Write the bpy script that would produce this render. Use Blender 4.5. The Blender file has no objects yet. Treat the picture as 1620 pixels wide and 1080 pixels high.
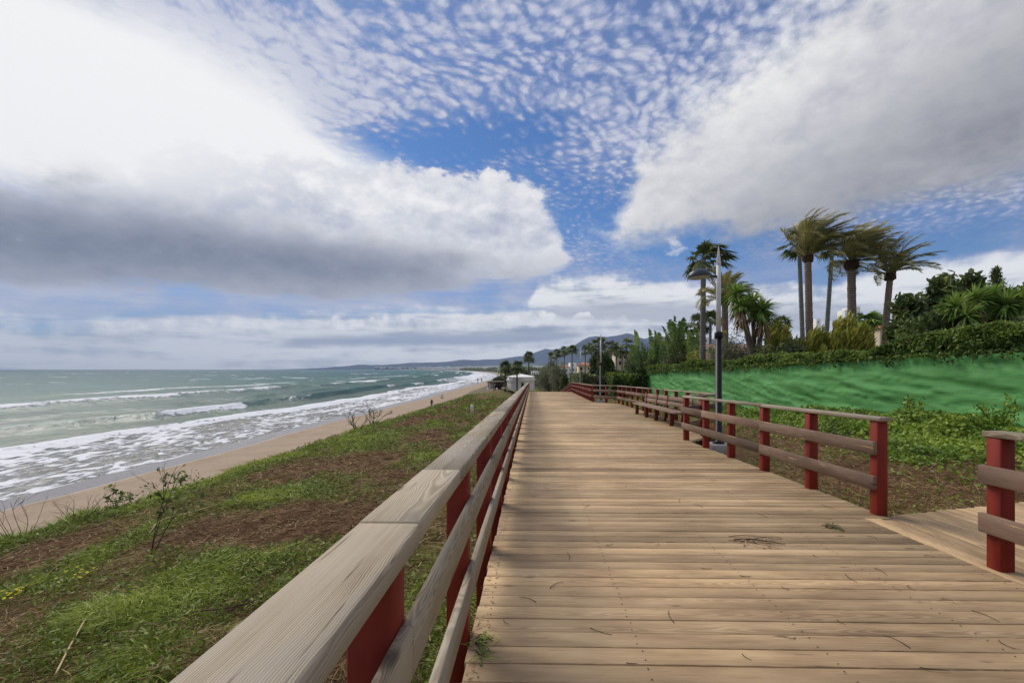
import bpy, math, random
import numpy as np
from mathutils import Vector
random.seed(7); RNG = np.random.default_rng(11)
scene = bpy.context.scene
COL = scene.collection
PI = math.pi
rad = math.radians
CAM = np.array([0.0, 0.0, 1.5])
YAW = math.atan(16 / 720)
SEA = -4.0

def ray(u, v):
    """direction in the world of a point measured in the photograph, scaled so that y = 1"""
    ca, sa = math.cos(YAW), math.sin(YAW)
    r, h = (u - 826) / 720, (584 - v) / 720
    d = np.array([-sa + ca * r, ca + sa * r, h])
    return d / d[1]
def at(u, v, y): return CAM + ray(u, v) * y
def azel(u, v):
    d = ray(u, v)
    return math.atan2(d[0], d[1]), math.atan2(d[2], math.hypot(d[0], d[1]))

# ------------------------------------------------------------------ noise
def _hash(ix, iy, seed):
    h = (ix.astype(np.int64) * 374761393 + iy.astype(np.int64) * 668265263 + seed * 974711) & 0x7fffffff
    h = ((h ^ (h >> 13)) * 1274126177) & 0x7fffffff
    return ((h ^ (h >> 16)) & 0xffff) / 65535.0
def vnoise(x, y, seed=0):
    x = np.asarray(x, float); y = np.asarray(y, float)
    ix = np.floor(x); iy = np.floor(y); fx = x - ix; fy = y - iy
    fx = fx * fx * (3 - 2 * fx); fy = fy * fy * (3 - 2 * fy)
    a = _hash(ix, iy, seed); b = _hash(ix + 1, iy, seed); c = _hash(ix, iy + 1, seed); d = _hash(ix + 1, iy + 1, seed)
    return (a * (1 - fx) + b * fx) * (1 - fy) + (c * (1 - fx) + d * fx) * fy
def fbm(x, y, octv=4, seed=0):
    s = 0; amp = 0.5; tot = 0
    x = np.asarray(x, float); y = np.asarray(y, float)
    for o in range(octv):
        s = s + amp * vnoise(x, y, seed + o * 17); tot += amp
        x, y = x * 1.93 + y * 0.35 + 3.1, y * 1.93 - x * 0.35 + 7.7; amp *= 0.5
    return s / tot
def sst(a, b, x):
    t = np.clip((np.asarray(x, float) - a) / (b - a), 0, 1)
    return t * t * (3 - 2 * t)

# ------------------------------------------------------------------ mesh builder
def _box_template():
    corners = [(sx, sy, sz) for sx in (-1, 1) for sy in (-1, 1) for sz in (-1, 1)]
    idx = {c: i for i, c in enumerate(corners)}
    vid = lambda c, ax: 3 * idx[tuple(c)] + ax
    faces = []
    for ax in range(3):
        j, k = [a for a in range(3) if a != ax]
        for s in (-1, 1):
            f = []
            for sj, sk in ((-1, -1), (1, -1), (1, 1), (-1, 1)):
                c = [0, 0, 0]; c[ax] = s; c[j] = sj; c[k] = sk; f.append(vid(c, ax))
            faces.append(f)
    for i, j in ((0, 1), (0, 2), (1, 2)):
        k = 3 - i - j
        for si in (-1, 1):
            for sj in (-1, 1):
                c0 = [0, 0, 0]; c0[i] = si; c0[j] = sj; c0[k] = -1
                c1 = list(c0); c1[k] = 1
                faces.append([vid(c0, i), vid(c1, i), vid(c1, j), vid(c0, j)])
    tris = [[3 * i, 3 * i + 1, 3 * i + 2] for i in range(8)]
    base = np.zeros((24, 3)); cut = np.zeros((24, 3))
    for c, i in idx.items():
        for ax in range(3):
            for q in range(3):
                base[3 * i + ax, q] = c[q]; cut[3 * i + ax, q] = 0 if q == ax else -c[q]
    P = base * 1.0 + cut * 0.1
    def fix(f):
        a, b, c = P[f[0]], P[f[1]], P[f[2]]
        n = np.cross(b - a, c - a)
        return f if n @ P[f].mean(0) > 0 else f[::-1]
    return base, cut, np.array([fix(f) for f in faces]), np.array([fix(f) for f in tris])
_BB, _BC, _BQ, _BT = _box_template()

class MB:
    def __init__(self): self.v = []; self.f = []; self.n = 0; self.t = []; self.lc = []; self.smooth = False
    def add(self, V, faces, tint=0.5, lc=None):
        V = np.asarray(V, float).reshape(-1, 3)
        for F in (faces if isinstance(faces, list) else [faces]):
            F = np.asarray(F, int)
            if len(F): self.f.append(F + self.n)
        self.v.append(V); self.n += len(V)
        t = np.asarray(tint, float)
        self.t.append(np.full(len(V), float(t)) if t.ndim == 0 else t)
        self.lc.append(V if lc is None else np.asarray(lc, float))
        return self
    def obox(self, c, ax, h, ch=0.004, tint=0.5, off=None):
        """chamfered box, its longest way along ax[0]; lc holds the board's own coordinates"""
        c = np.asarray(c, float); ax = np.asarray(ax, float); h = np.asarray(h, float)
        L = _BB * h + _BC * min(ch, h.min() * 0.45)
        if off is None: off = np.array([random.uniform(0, 40), random.uniform(-.12, .12), random.uniform(-.06, .06)])
        return self.add(c + L @ ax, [_BQ, _BT], tint, L + off)
    def box(self, x0, x1, y0, y1, z0, z1, ch=0.004, tint=0.5, along=0):
        e = np.eye(3)
        o = [along] + [i for i in range(3) if i != along]
        h = np.array([x1 - x0, y1 - y0, z1 - z0]) / 2
        return self.obox([(x0 + x1) / 2, (y0 + y1) / 2, (z0 + z1) / 2], e[o], h[o], ch, tint)
    def board(self, p0, p1, w, t, ch=0.005, tint=0.5, up=(0, 0, 1)):
        """board from p0 to p1 (centre line), w across (level), t thick"""
        p0 = np.asarray(p0, float); p1 = np.asarray(p1, float)
        d = p1 - p0; L = np.linalg.norm(d); d = d / L
        s = np.cross(np.asarray(up, float), d); s /= np.linalg.norm(s); u = np.cross(d, s)
        return self.obox((p0 + p1) / 2, [d, s, u], [L / 2, w / 2, t / 2], ch, tint)
    def tube(self, pts, rads, n=8, tint=0.5, cap=True):
        pts = np.asarray(pts, float); m = len(pts)
        rads = np.full(m, rads) if np.ndim(rads) == 0 else np.asarray(rads, float)
        tan = np.gradient(pts, axis=0); tan /= np.linalg.norm(tan, axis=1)[:, None] + 1e-9
        ref = np.array([0, 1, 0.]) if abs(tan[0][1]) < 0.9 else np.array([1., 0, 0])
        a = np.cross(tan, ref); a /= np.linalg.norm(a, axis=1)[:, None] + 1e-9
        b = np.cross(tan, a)
        th = np.linspace(0, 2 * PI, n, endpoint=False)
        V = pts[:, None] + rads[:, None, None] * (a[:, None] * np.cos(th)[None, :, None] + b[:, None] * np.sin(th)[None, :, None])
        i, j = np.meshgrid(np.arange(m - 1), np.arange(n), indexing='ij')
        q = np.stack([i * n + j, (i + 1) * n + j, (i + 1) * n + (j + 1) % n, i * n + (j + 1) % n], -1).reshape(-1, 4)
        F = [q]
        VV = V.reshape(-1, 3); lcx = np.repeat(np.concatenate([[0], np.cumsum(np.linalg.norm(np.diff(pts, axis=0), axis=1))]), n)
        lc = np.stack([lcx, np.tile(np.cos(th), m) * np.repeat(rads, n), np.tile(np.sin(th), m) * np.repeat(rads, n)], -1)
        if cap:
            VV = np.concatenate([VV, pts[[0, -1]]]); lc = np.concatenate([lc, [[0, 0, 0], [lcx[-1], 0, 0]]])
            jj = np.arange(n); k = m * n
            F.append(np.stack([np.full(n, k), jj, (jj + 1) % n], -1))
            F.append(np.stack([np.full(n, k + 1), (m - 1) * n + (jj + 1) % n, (m - 1) * n + jj], -1))
        return self.add(VV, F, tint, lc)
    def grid(self, V, tint=0.5, lc=None, flip=False):
        V = np.asarray(V, float); a, b = V.shape[:2]
        i, j = np.meshgrid(np.arange(a - 1), np.arange(b - 1), indexing='ij')
        q = np.stack([i * b + j, (i + 1) * b + j, (i + 1) * b + j + 1, i * b + j + 1], -1).reshape(-1, 4)
        if flip: q = q[:, ::-1]
        return self.add(V.reshape(-1, 3), q, tint if np.ndim(tint) == 0 else np.asarray(tint).reshape(-1), lc)
    def blades(self, pos, d, side, L, W, bend=None, K=3, prof=None, tint=0.5, fold=0.0):
        """many leaves at once: pos, d (unit), side (unit) are N x 3; bend adds to the tip"""
        pos = np.asarray(pos, float); N = len(pos)
        L = np.broadcast_to(np.asarray(L, float), (N,)); W = np.broadcast_to(np.asarray(W, float), (N,))
        t = np.linspace(0, 1, K + 1)
        w = (np.array(prof) if prof is not None else np.interp(t, [0, .3, .7, 1], [.6, 1, .8, .06]))
        c = pos[:, None] + d[:, None] * (L[:, None] * t)[:, :, None]
        if bend is not None: c = c + bend[:, None] * (L[:, None] * t ** 2)[:, :, None]
        s = side[:, None] * (W[:, None] * w)[:, :, None] * .5
        V = np.stack([c - s, c + s], 2)                 # N, K+1, 2, 3
        base = (np.arange(N) * (K + 1) * 2)[:, None]
        k = np.arange(K)[None] * 2
        q = np.stack([base + k, base + k + 1, base + k + 3, base + k + 2], -1).reshape(-1, 4)
        tt = np.broadcast_to(np.asarray(tint, float), (N,))
        return self.add(V.reshape(-1, 3), q, np.repeat(tt, (K + 1) * 2))
    def build(self, name, mat, parent=None, smooth=None, origin=None):
        me = bpy.data.meshes.new(name)
        V = np.concatenate(self.v)
        o = bpy.data.objects.new(name, me)
        if parent is not None:
            V = V - PORG.get(parent.name, np.zeros(3)); PORG[o.name] = PORG.get(parent.name, np.zeros(3))
        elif origin is not None:
            V = V - np.asarray(origin); o.location = origin; PORG[o.name] = np.asarray(origin, float)
        me.vertices.add(len(V)); me.vertices.foreach_set('co', V.astype(np.float32).ravel())
        tot = np.concatenate([np.full(len(F), F.shape[1]) for F in self.f]).astype(np.int32)
        loops = np.concatenate([F.ravel() for F in self.f]).astype(np.int32)
        st = np.concatenate([[0], np.cumsum(tot)[:-1]]).astype(np.int32)
        me.loops.add(len(loops)); me.loops.foreach_set('vertex_index', loops)
        me.polygons.add(len(tot)); me.polygons.foreach_set('loop_start', st); me.polygons.foreach_set('loop_total', tot)
        if smooth or (smooth is None and self.smooth):
            me.polygons.foreach_set('use_smooth', np.ones(len(tot), bool))
        me.update(calc_edges=True); me.validate()
        a = me.attributes.new('tint', 'FLOAT', 'POINT'); a.data.foreach_set('value', np.concatenate(self.t).astype(np.float32))
        a = me.attributes.new('lc', 'FLOAT_VECTOR', 'POINT'); a.data.foreach_set('vector', np.concatenate(self.lc).astype(np.float32).ravel())
        for nm, arr in getattr(self, 'extra', {}).items():
            a = me.attributes.new(nm, 'FLOAT', 'POINT'); a.data.foreach_set('value', np.asarray(arr, np.float32).ravel())
        me.materials.append(mat)
        COL.objects.link(o)
        if parent is not None: o.parent = parent
        return o
PORG = {}
def tag(o, label=None, cat=None, group=None, kind=None):
    if label: o['label'] = label
    if cat: o['category'] = cat
    if group: o['group'] = group
    if kind: o['kind'] = kind
    return o
def empty(name, loc, label, cat, group=None):
    o = bpy.data.objects.new(name, None); COL.objects.link(o)
    o.location = tuple(float(q) for q in loc); o.empty_display_size = 0.1
    PORG[o.name] = np.asarray(loc, float)
    return tag(o, label, cat, group)
def copy_tree(o, parent=None):
    c = o.copy(); COL.objects.link(c); c.parent = parent
    for ch in list(o.children): copy_tree(ch, c)
    return c

# ------------------------------------------------------------------ node expressions
class T:
    """a node tree with small arithmetic on sockets"""
    def __init__(self, tree): self.t = tree; tree.nodes.clear()
    def n(self, kind, **kw):
        nd = self.t.nodes.new(kind)
        for k, v in kw.items(): setattr(nd, k, v)
        return nd
    def put(self, sock, v):
        if isinstance(v, S): self.t.links.new(v.s, sock)
        elif v is not None:
            try: sock.default_value = v
            except Exception: sock.default_value = (v, v, v)
    def m(self, op, a, b=None, c=None):
        nd = self.n('ShaderNodeMath', operation=op)
        for i, q in enumerate((a, b, c)):
            if q is not None: self.put(nd.inputs[i], q)
        return S(self, nd.outputs[0])
    def vm(self, op, a, b=None):
        nd = self.n('ShaderNodeVectorMath', operation=op)
        self.put(nd.inputs[0], a)
        if b is not None:
            if op == 'SCALE': self.put(nd.inputs['Scale'], b)
            else: self.put(nd.inputs[1], b)
        return S(self, nd.outputs['Value'] if op in ('LENGTH', 'DOT_PRODUCT') else nd.outputs[0])
    def attr(self, name, out='Fac'):
        nd = self.n('ShaderNodeAttribute', attribute_name=name); return S(self, nd.outputs[out])
    def pos(self): return S(self, self.n('ShaderNodeNewGeometry').outputs['Position'])
    def xyz(self, v):
        nd = self.n('ShaderNodeSeparateXYZ'); self.put(nd.inputs[0], v)
        return [S(self, q) for q in nd.outputs]
    def vec(self, x, y, z):
        nd = self.n('ShaderNodeCombineXYZ')
        for i, q in enumerate((x, y, z)): self.put(nd.inputs[i], q)
        return S(self, nd.outputs[0])
    def noise(self, v, scale=1.0, detail=4.0, rough=0.5, dist=0.0, lac=2.0, out='Fac'):
        nd = self.n('ShaderNodeTexNoise'); self.put(nd.inputs['Vector'], v)
        self.put(nd.inputs['Scale'], scale); self.put(nd.inputs['Detail'], detail); self.put(nd.inputs['Roughness'], rough)
        self.put(nd.inputs['Distortion'], dist); self.put(nd.inputs['Lacunarity'], lac)
        return S(self, nd.outputs[out])
    def voro(self, v, scale=1.0, feature='F1', smooth=0.4, rnd=1.0, out='Distance'):
        nd = self.n('ShaderNodeTexVoronoi', feature=feature); self.put(nd.inputs['Vector'], v); self.put(nd.inputs['Scale'], scale)
        if 'Smoothness' in nd.inputs: self.put(nd.inputs['Smoothness'], smooth)
        self.put(nd.inputs['Randomness'], rnd)
        return S(self, nd.outputs[out])
    def ss(self, a, b, x):
        nd = self.n('ShaderNodeMapRange', interpolation_type='SMOOTHSTEP')
        self.put(nd.inputs[0], x); self.put(nd.inputs[1], a); self.put(nd.inputs[2], b)
        return S(self, nd.outputs[0])
    def mix(self, f, a, b, blend='MIX'):
        nd = self.n('ShaderNodeMix', data_type='RGBA', blend_type=blend)
        self.put(nd.inputs[0], f); self.put(nd.inputs[6], a if isinstance(a, S) else col4(a)); self.put(nd.inputs[7], b if isinstance(b, S) else col4(b))
        return S(self, nd.outputs[2])
    def ramp(self, f, stops):
        nd = self.n('ShaderNodeValToRGB'); el = nd.color_ramp.elements
        while len(el) < len(stops): el.new(0.5)
        for e, (p, c) in zip(el, stops): e.position = p; e.color = col4(c)
        self.put(nd.inputs[0], f); return S(self, nd.outputs[0])
    def curve(self, x, pts):
        nd = self.n('ShaderNodeFloatCurve'); cv = nd.mapping.curves[0]
        nd.mapping.use_clip = False
        while len(cv.points) < len(pts): cv.points.new(0.5, 0.5)
        for p, (a, b) in zip(cv.points, pts): p.location = (a, b); p.handle_type = 'AUTO'
        nd.mapping.update(); self.put(nd.inputs['Value'], x); return S(self, nd.outputs[0])
    def bump(self, h, strength=0.3, dist=0.02, normal=None):
        nd = self.n('ShaderNodeBump'); self.put(nd.inputs['Height'], h); self.put(nd.inputs['Strength'], strength); self.put(nd.inputs['Distance'], dist)
        if normal is not None: self.put(nd.inputs['Normal'], normal)
        return S(self, nd.outputs[0])
    def bsdf(self, color, rough=0.6, normal=None, spec=0.4, metal=0.0, alpha=None, trans=None):
        nd = self.n('ShaderNodeBsdfPrincipled')
        self.put(nd.inputs['Base Color'], color if isinstance(color, S) else col4(color)); self.put(nd.inputs['Roughness'], rough)
        self.put(nd.inputs['Specular IOR Level'], spec); self.put(nd.inputs['Metallic'], metal)
        if normal is not None: self.put(nd.inputs['Normal'], normal)
        sh = nd.outputs[0]
        if trans:
            tr = self.n('ShaderNodeBsdfTranslucent'); self.put(tr.inputs[0], color if isinstance(color, S) else col4(color))
            mx = self.n('ShaderNodeMixShader'); mx.inputs[0].default_value = trans
            self.t.links.new(sh, mx.inputs[1]); self.t.links.new(tr.outputs[0], mx.inputs[2]); sh = mx.outputs[0]
        out = self.n('ShaderNodeOutputMaterial'); self.t.links.new(sh, out.inputs['Surface'])
class S:
    def __init__(self, T_, s): self.T = T_; self.s = s
    def __add__(self, o): return self.T.m('ADD', self, o)
    __radd__ = __add__
    def __mul__(self, o): return self.T.m('MULTIPLY', self, o)
    __rmul__ = __mul__
    def __sub__(self, o): return self.T.m('SUBTRACT', self, o)
    def __rsub__(self, o): return self.T.m('SUBTRACT', o, self)
    def __truediv__(self, o): return self.T.m('DIVIDE', self, o)
    def clamp(self):
        r = self.T.m('ADD', self, 0.0); r.s.node.use_clamp = True; return r
def lin(c): c /= 255; return c / 12.92 if c <= .04045 else ((c + .055) / 1.055) ** 2.4
def rgb(r, g, b): return (lin(r), lin(g), lin(b))
def col4(c): return c if isinstance(c, S) else (tuple(c) + (1.0,))[:4]
def mat(name):
    m = bpy.data.materials.new(name); m.use_nodes = True
    return m, T(m.node_tree)
# ================================================================== camera, sun, sky
cam = bpy.data.cameras.new('camera'); camo = bpy.data.objects.new('camera', cam); COL.objects.link(camo)
camo.location = CAM; camo.rotation_euler = (rad(90), 0, YAW)
cam.sensor_width = 36; cam.lens = 16; cam.shift_y = 44 / 1620; cam.shift_x = -16 / 1620; cam.clip_start = 0.05; cam.clip_end = 40000
scene.camera = camo
SUN_AZ, SUN_EL = rad(-42), rad(46)
sd = Vector((math.cos(SUN_EL) * math.sin(SUN_AZ), math.cos(SUN_EL) * math.cos(SUN_AZ), math.sin(SUN_EL)))
sl = bpy.data.lights.new('sun', 'SUN'); sl.energy = 3.1; sl.angle = rad(29); sl.color = (1, .93, .82)
so = bpy.data.objects.new('sun', sl); COL.objects.link(so); so.rotation_euler = (-sd).to_track_quat('-Z', 'Y').to_euler()
vs = scene.view_settings; vs.view_transform = 'Standard'; vs.look = 'None'; vs.exposure = 0; vs.gamma = 1
scene.cycles.use_denoising = True
try: scene.cycles.denoiser = 'OPENIMAGEDENOISE'; scene.cycles.denoising_input_passes = 'RGB_ALBEDO_NORMAL'
except Exception: pass
scene.cycles.max_bounces = 5; scene.cycles.diffuse_bounces = 2; scene.cycles.glossy_bounces = 2
scene.cycles.transmission_bounces = 3; scene.cycles.transparent_max_bounces = 6; scene.cycles.volume_bounces = 0
scene.cycles.sample_clamp_indirect = 4; scene.cycles.caustics_reflective = False; scene.cycles.caustics_refractive = False

def build_world():
    w = bpy.data.worlds.new('World'); scene.world = w; w.use_nodes = True
    t = T(w.node_tree)
    d = S(t, t.n('ShaderNodeTexCoord').outputs['Generated'])
    x, y, z = t.xyz(d)
    a = t.m('ARCTAN2', x, y)
    hyp = t.m('SQRT', x * x + y * y)
    e = t.m('ARCTAN2', z, hyp)
    sky = t.n('ShaderNodeTexSky', sky_type='NISHITA', sun_disc=False)
    sky.sun_elevation = SUN_EL; sky.sun_rotation = SUN_AZ; sky.altitude = 0; sky.air_density = 1.0; sky.dust_density = 0.3; sky.ozone_density = 3.0
    skyc = S(t, sky.outputs[0])
    blue = t.mix(1.0, skyc, (0.038, 0.063, 0.091), 'MULTIPLY')
    # deep clear blue of the openings between clouds, paler low down
    A0, A1, E1 = -1.3, 1.3, 1.0
    an = (a - A0) / (A1 - A0)
    def curve_px(pts):
        ps = []
        for u, v in pts:
            aa, ee = azel(u, v); ps.append(((aa - A0) / (A1 - A0), ee))
        ps = [(0.0, ps[0][1])] + [p for p in ps if 0 < p[0] < 1] + [(1.0, ps[-1][1])]
        return t.curve(an, ps)
    # warps in direction space
    n_big = (t.noise(t.vec(x * 3.0, y * 3.0, z * 4.5), 1.0, 5, .55) - 0.5) * 1.8
    n_mid = (t.noise(t.vec(x * 8.0, y * 8.0, z * 13.0), 1.0, 6, .6) - 0.5) * 2.0
    n_fine = (t.noise(t.vec(x * 26.0, y * 26.0, z * 40.0), 1.0, 5, .6) - 0.5) * 2.0
    n_flat = t.noise(t.vec(a * 5.0, e * 42.0, 3.3), 1.0, 6, .58) - 0.5
    n_flat2 = t.noise(t.vec(a * 14.0, e * 75.0, 9.1), 1.0, 5, .6) - 0.5
    def blob(u, v, ru, rv, tilt=0.0):
        ac, ec = azel(u, v); a1, _ = azel(u + ru, v); _, e1 = azel(u, v - rv)
        ra, re = abs(a1 - ac), abs(e1 - ec)
        da = a - ac; de = e - ec
        c, s = math.cos(tilt), math.sin(tilt)
        p = (da * c + de * s) / ra; q = (de * c - da * s) / re
        return t.m('EXPONENT', (p * p + q * q) * -1.0)
    # --- altocumulus: small cells on a high level sheet
    zz = t.m('MAXIMUM', z, 0.0) + 0.09
    P = t.vec(x / zz, y / zz, 0.0)
    wv = S(t, t.n('ShaderNodeTexNoise').outputs['Color']); 
    nd = wv.s.node; t.put(nd.inputs['Vector'], P); nd.inputs['Scale'].default_value = 2.2; nd.inputs['Detail'].default_value = 3
    Pw = t.vm('ADD', P, t.vm('SCALE', t.vm('SUBTRACT', wv, (0.5, 0.5, 0.5)), 0.22))
    rot = t.n('ShaderNodeVectorRotate', rotation_type='Z_AXIS'); t.put(rot.inputs['Vector'], Pw); rot.inputs['Angle'].default_value = rad(38)
    Pr = t.vm('MULTIPLY', S(t, rot.outputs[0]), (1.0, 0.62, 1.0))
    cell = t.voro(Pr, 31.0, 'SMOOTH_F1', .7, .85)
    cellb = t.voro(Pw, 60.0, 'SMOOTH_F1', .6, 1.0)
    fz = t.noise(Pw, 34.0, 5, .62)
    nsheet = t.noise(Pw, 1.7, 4, .55)
    fld = 1.02 - cell * 1.05 - cellb * 0.28 + (fz - 0.5) * 0.75 + (nsheet - .5) * 0.9
    lowf = t.ss(.30, .15, e)
    fld = fld * (1.0 - lowf) + (n_flat * 1.1 + n_mid * .5 + .30) * lowf
    cov = 0.80 + blob(180, 90, 430, 260) * 0.55 + blob(420, 200, 260, 120) * .14 + blob(60, 420, 800, 130) * .3
    cov = cov - blob(690, 232, 190, 42, .12) * 0.9 - blob(1010, 340, 110, 60) * .55 - blob(1120, 360, 170, 55) * .75 - blob(880, 300, 70, 60) * .35
    cov = cov - blob(1480, 385, 150, 35) * .55 + blob(1600, 420, 120, 40) * .25 + blob(1010, 240, 90, 130, -.4) * .22 + blob(780, 40, 300, 80) * .02
    thr = 1.02 - cov
    alt = t.ss(thr - .42, thr + .45, fld)
    alt = t.m('MAXIMUM', alt, t.ss(.45, 1.0, cov) * .38)
    altc = t.mix(t.ss(thr - .1, thr + .75, fld), rgb(148, 160, 198), rgb(208, 210, 224))
    col = t.mix(alt * 0.93, blue, altc)
    # --- thin bright veil spreading from the sun side
    veil = (blob(90, 150, 390, 175) * 1.55 + blob(350, 240, 330, 60) * .75 + n_big * .45 + n_mid * .22).clamp()
    col = t.mix(t.ss(.22, .95, veil), col, rgb(249, 249, 249))
    # --- low banks over the horizon
    puff = t.noise(t.vec(a * 26.0, e * 30.0, 5.0), 1.0, 5, .55) - .5
    top = curve_px([(-300, 505), (-100, 500), (0, 508), (120, 512), (250, 508), (400, 500), (560, 495), (700, 492), (835, 486), (850, 450), (950, 438), (1050, 446), (1120, 455), (1250, 452), (1330, 448), (1420, 420), (1500, 410), (1620, 400), (1800, 390)])
    bm = t.ss(-.012, .018, top - e + n_flat * .03 + n_mid * .02 + puff * .05)
    shade = t.ss(-.20, .26, n_flat * 1.35 + n_flat2 * .65 + puff * .5 + .17)
    bc = t.mix(shade, rgb(172, 180, 194), rgb(246, 246, 246))
    def band(tp, bt, soft):
        tc, bcv = curve_px(tp), curve_px(bt)
        ew = e + n_flat * .022 + n_flat2 * .012
        return t.ss(0.0, soft, tc - ew) * t.ss(0.0, soft * .5, ew - bcv)
    g1 = band([(200, 552), (430, 538), (480, 524), (560, 521), (700, 519), (800, 515), (870, 512), (960, 525)], [(200, 553), (430, 551), (600, 551), (760, 549), (860, 545), (960, 530)], .022)
    g2 = band([(800, 506), (850, 484), (930, 468), (1050, 468), (1200, 478), (1330, 470), (1460, 470), (1700, 480)], [(800, 507), (870, 508), (1000, 513), (1200, 520), (1400, 515), (1700, 510)], .03)
    bc = t.mix(g1 * .85, bc, rgb(146, 155, 176)); bc = t.mix(g2 * .7, bc, rgb(165, 170, 186))
    wt0 = band([(230, 505), (300, 503), (420, 508), (560, 503), (700, 500), (850, 498), (950, 500)], [(230, 520), (300, 522), (480, 524), (700, 518), (850, 512), (950, 504)], .016)
    wtop = curve_px([(-300, 516), (0, 514), (200, 510), (300, 506), (420, 512), (560, 504), (700, 500), (850, 497), (950, 500), (1100, 520)])
    wbot = curve_px([(-300, 532), (0, 530), (200, 528), (300, 524), (480, 528), (700, 520), (850, 514), (950, 506), (1100, 520)])
    ptop = wtop - e + puff * .12
    wt = t.ss(0.0, .006, ptop) * t.ss(-.004, .02, e - wbot + puff * .03 + n_flat2 * .02)
    wt = t.m('MAXIMUM', wt * .97, wt0 * .4)
    bc = t.mix(wt, bc, t.mix(t.ss(-.15, .2, puff + n_fine * .3), rgb(210, 213, 220), rgb(252, 251, 249)))
    col = t.mix(bm * .96, col, bc)
    lowgap = band([(-100, 494), (120, 492), (300, 486), (480, 494), (640, 482), (760, 488), (845, 484), (900, 492)], [(-100, 503), (120, 508), (300, 500), (500, 500), (640, 497), (760, 497), (850, 494), (900, 496)], .014)
    col = t.mix((lowgap * (1.0 + n_flat2 * 2.4)).clamp() * .6, col, rgb(118, 168, 214))
    # --- the big grey bank on the left
    tl = curve_px([(-400, 225), (-100, 232), (0, 240), (150, 232), (300, 226), (450, 236), (560, 250), (640, 250), (720, 262), (800, 268), (850, 285), (880, 330), (896, 385), (912, 425), (940, 500), (1100, 600)])
    bl = curve_px([(-400, 455), (-100, 457), (0, 460), (200, 468), (300, 472), (420, 478), (520, 484), (650, 474), (750, 462), (850, 446), (890, 432), (915, 415), (940, 380), (1100, 300)])
    edge_top = tl - e + n_big * .05 + n_mid * .105 + n_fine * .05
    edge_bot = e - bl + n_flat * .05 + n_mid * .03
    soft = 0.02 + blob(60, 240, 480, 100) * .09 + blob(900, 370, 60, 90) * .07
    ml = t.ss(0.0, soft, edge_top) * t.ss(0.0, .028, edge_bot)
    dl = curve_px([(-400, 255), (-100, 262), (0, 268), (150, 292), (300, 322), (450, 348), (550, 366), (650, 380), (750, 398), (850, 418), (900, 425), (1100, 440)])
    dk = t.ss(-.03, .10, dl - e + n_big * .12 + n_mid * .085 + n_fine * .02)
    dk2 = t.ss(-.02, .11, dl - e + n_big * .10 + n_mid * .05) * t.ss(-.0, .09, e - bl + n_mid * .05)
    tone = (n_big * .8 + n_mid * 1.15 + n_fine * .6 + .5).clamp()
    lc = t.mix(tone, rgb(186, 191, 208), rgb(250, 249, 249))
    grey = t.mix(tone, rgb(146, 152, 170), rgb(182, 184, 194))
    lc = t.mix(dk, lc, grey); lc = t.mix(dk2 * .95, lc, t.mix(tone, rgb(96, 107, 131), rgb(132, 139, 157)))
    col = t.mix(ml, col, lc)
    # --- the big bank on the right
    tr = curve_px([(800, 600), (900, 440), (935, 392), (955, 368), (985, 325), (1003, 262), (1020, 205), (1085, 150), (1150, 95), (1225, 35), (1285, -20), (1380, -110), (1500, -220), (1620, -320), (1800, -420)])
    br = curve_px([(800, 300), (900, 370), (935, 394), (1000, 393), (1050, 380), (1100, 378), (1180, 390), (1255, 372), (1320, 362), (1420, 342), (1500, 328), (1620, 306), (1800, 280)])
    et = tr - e + n_big * .05 + n_mid * .085 + n_fine * .05
    eb = e - br + n_big * .03 + n_mid * .07 + n_fine * .03
    mr = t.ss(-.03, .09, et + n_fine * .03) * t.ss(-.02, .055, eb)
    dr = curve_px([(900, 400), (960, 400), (1020, 372), (1100, 322), (1200, 250), (1300, 190), (1400, 120), (1500, 40), (1620, -60), (1800, -200)])
    kr = t.ss(-.10, .19, dr - e + n_big * .16 + n_mid * .13 + n_fine * .03)
    tone2 = (n_big * .9 + n_mid * 1.1 + n_fine * .55 + .5 + t.ss(.16, .0, et) * .25).clamp()
    rc = t.mix(kr, t.mix(tone2, rgb(192, 192, 200), rgb(246, 245, 243)), t.mix(tone2, rgb(132, 133, 142), rgb(176, 176, 181)))
    col = t.mix(mr, col, rc)
    # --- a loose scrap of cloud beside it
    sc = (blob(1072, 386, 24, 11, -.6) * .75 + blob(1058, 404, 14, 8) * .6 + n_mid * .6 + n_fine * 1.1)
    col = t.mix(t.ss(.45, .95, sc) * .8, col, rgb(216, 218, 228))
    # --- thick air along the horizon
    col = t.mix(t.ss(.04, -.005, e) * .35, col, rgb(170, 177, 187))
    col = t.mix(t.ss(0.0, -.02, z), col, rgb(140, 145, 150))
    col = t.vm('SCALE', col, t.ss(.72, .95, e) * .5 + t.ss(.1, -.4, y) * .1 + 1.0)  # sky overhead and behind, out of view, brightened as added fill light
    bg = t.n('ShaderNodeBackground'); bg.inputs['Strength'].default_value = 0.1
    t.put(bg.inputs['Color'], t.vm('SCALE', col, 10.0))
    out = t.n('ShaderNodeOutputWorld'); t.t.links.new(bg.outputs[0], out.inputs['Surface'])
    w.cycles.sampling_method = 'MANUAL'; w.cycles.sample_map_resolution = 512
build_world()

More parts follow.
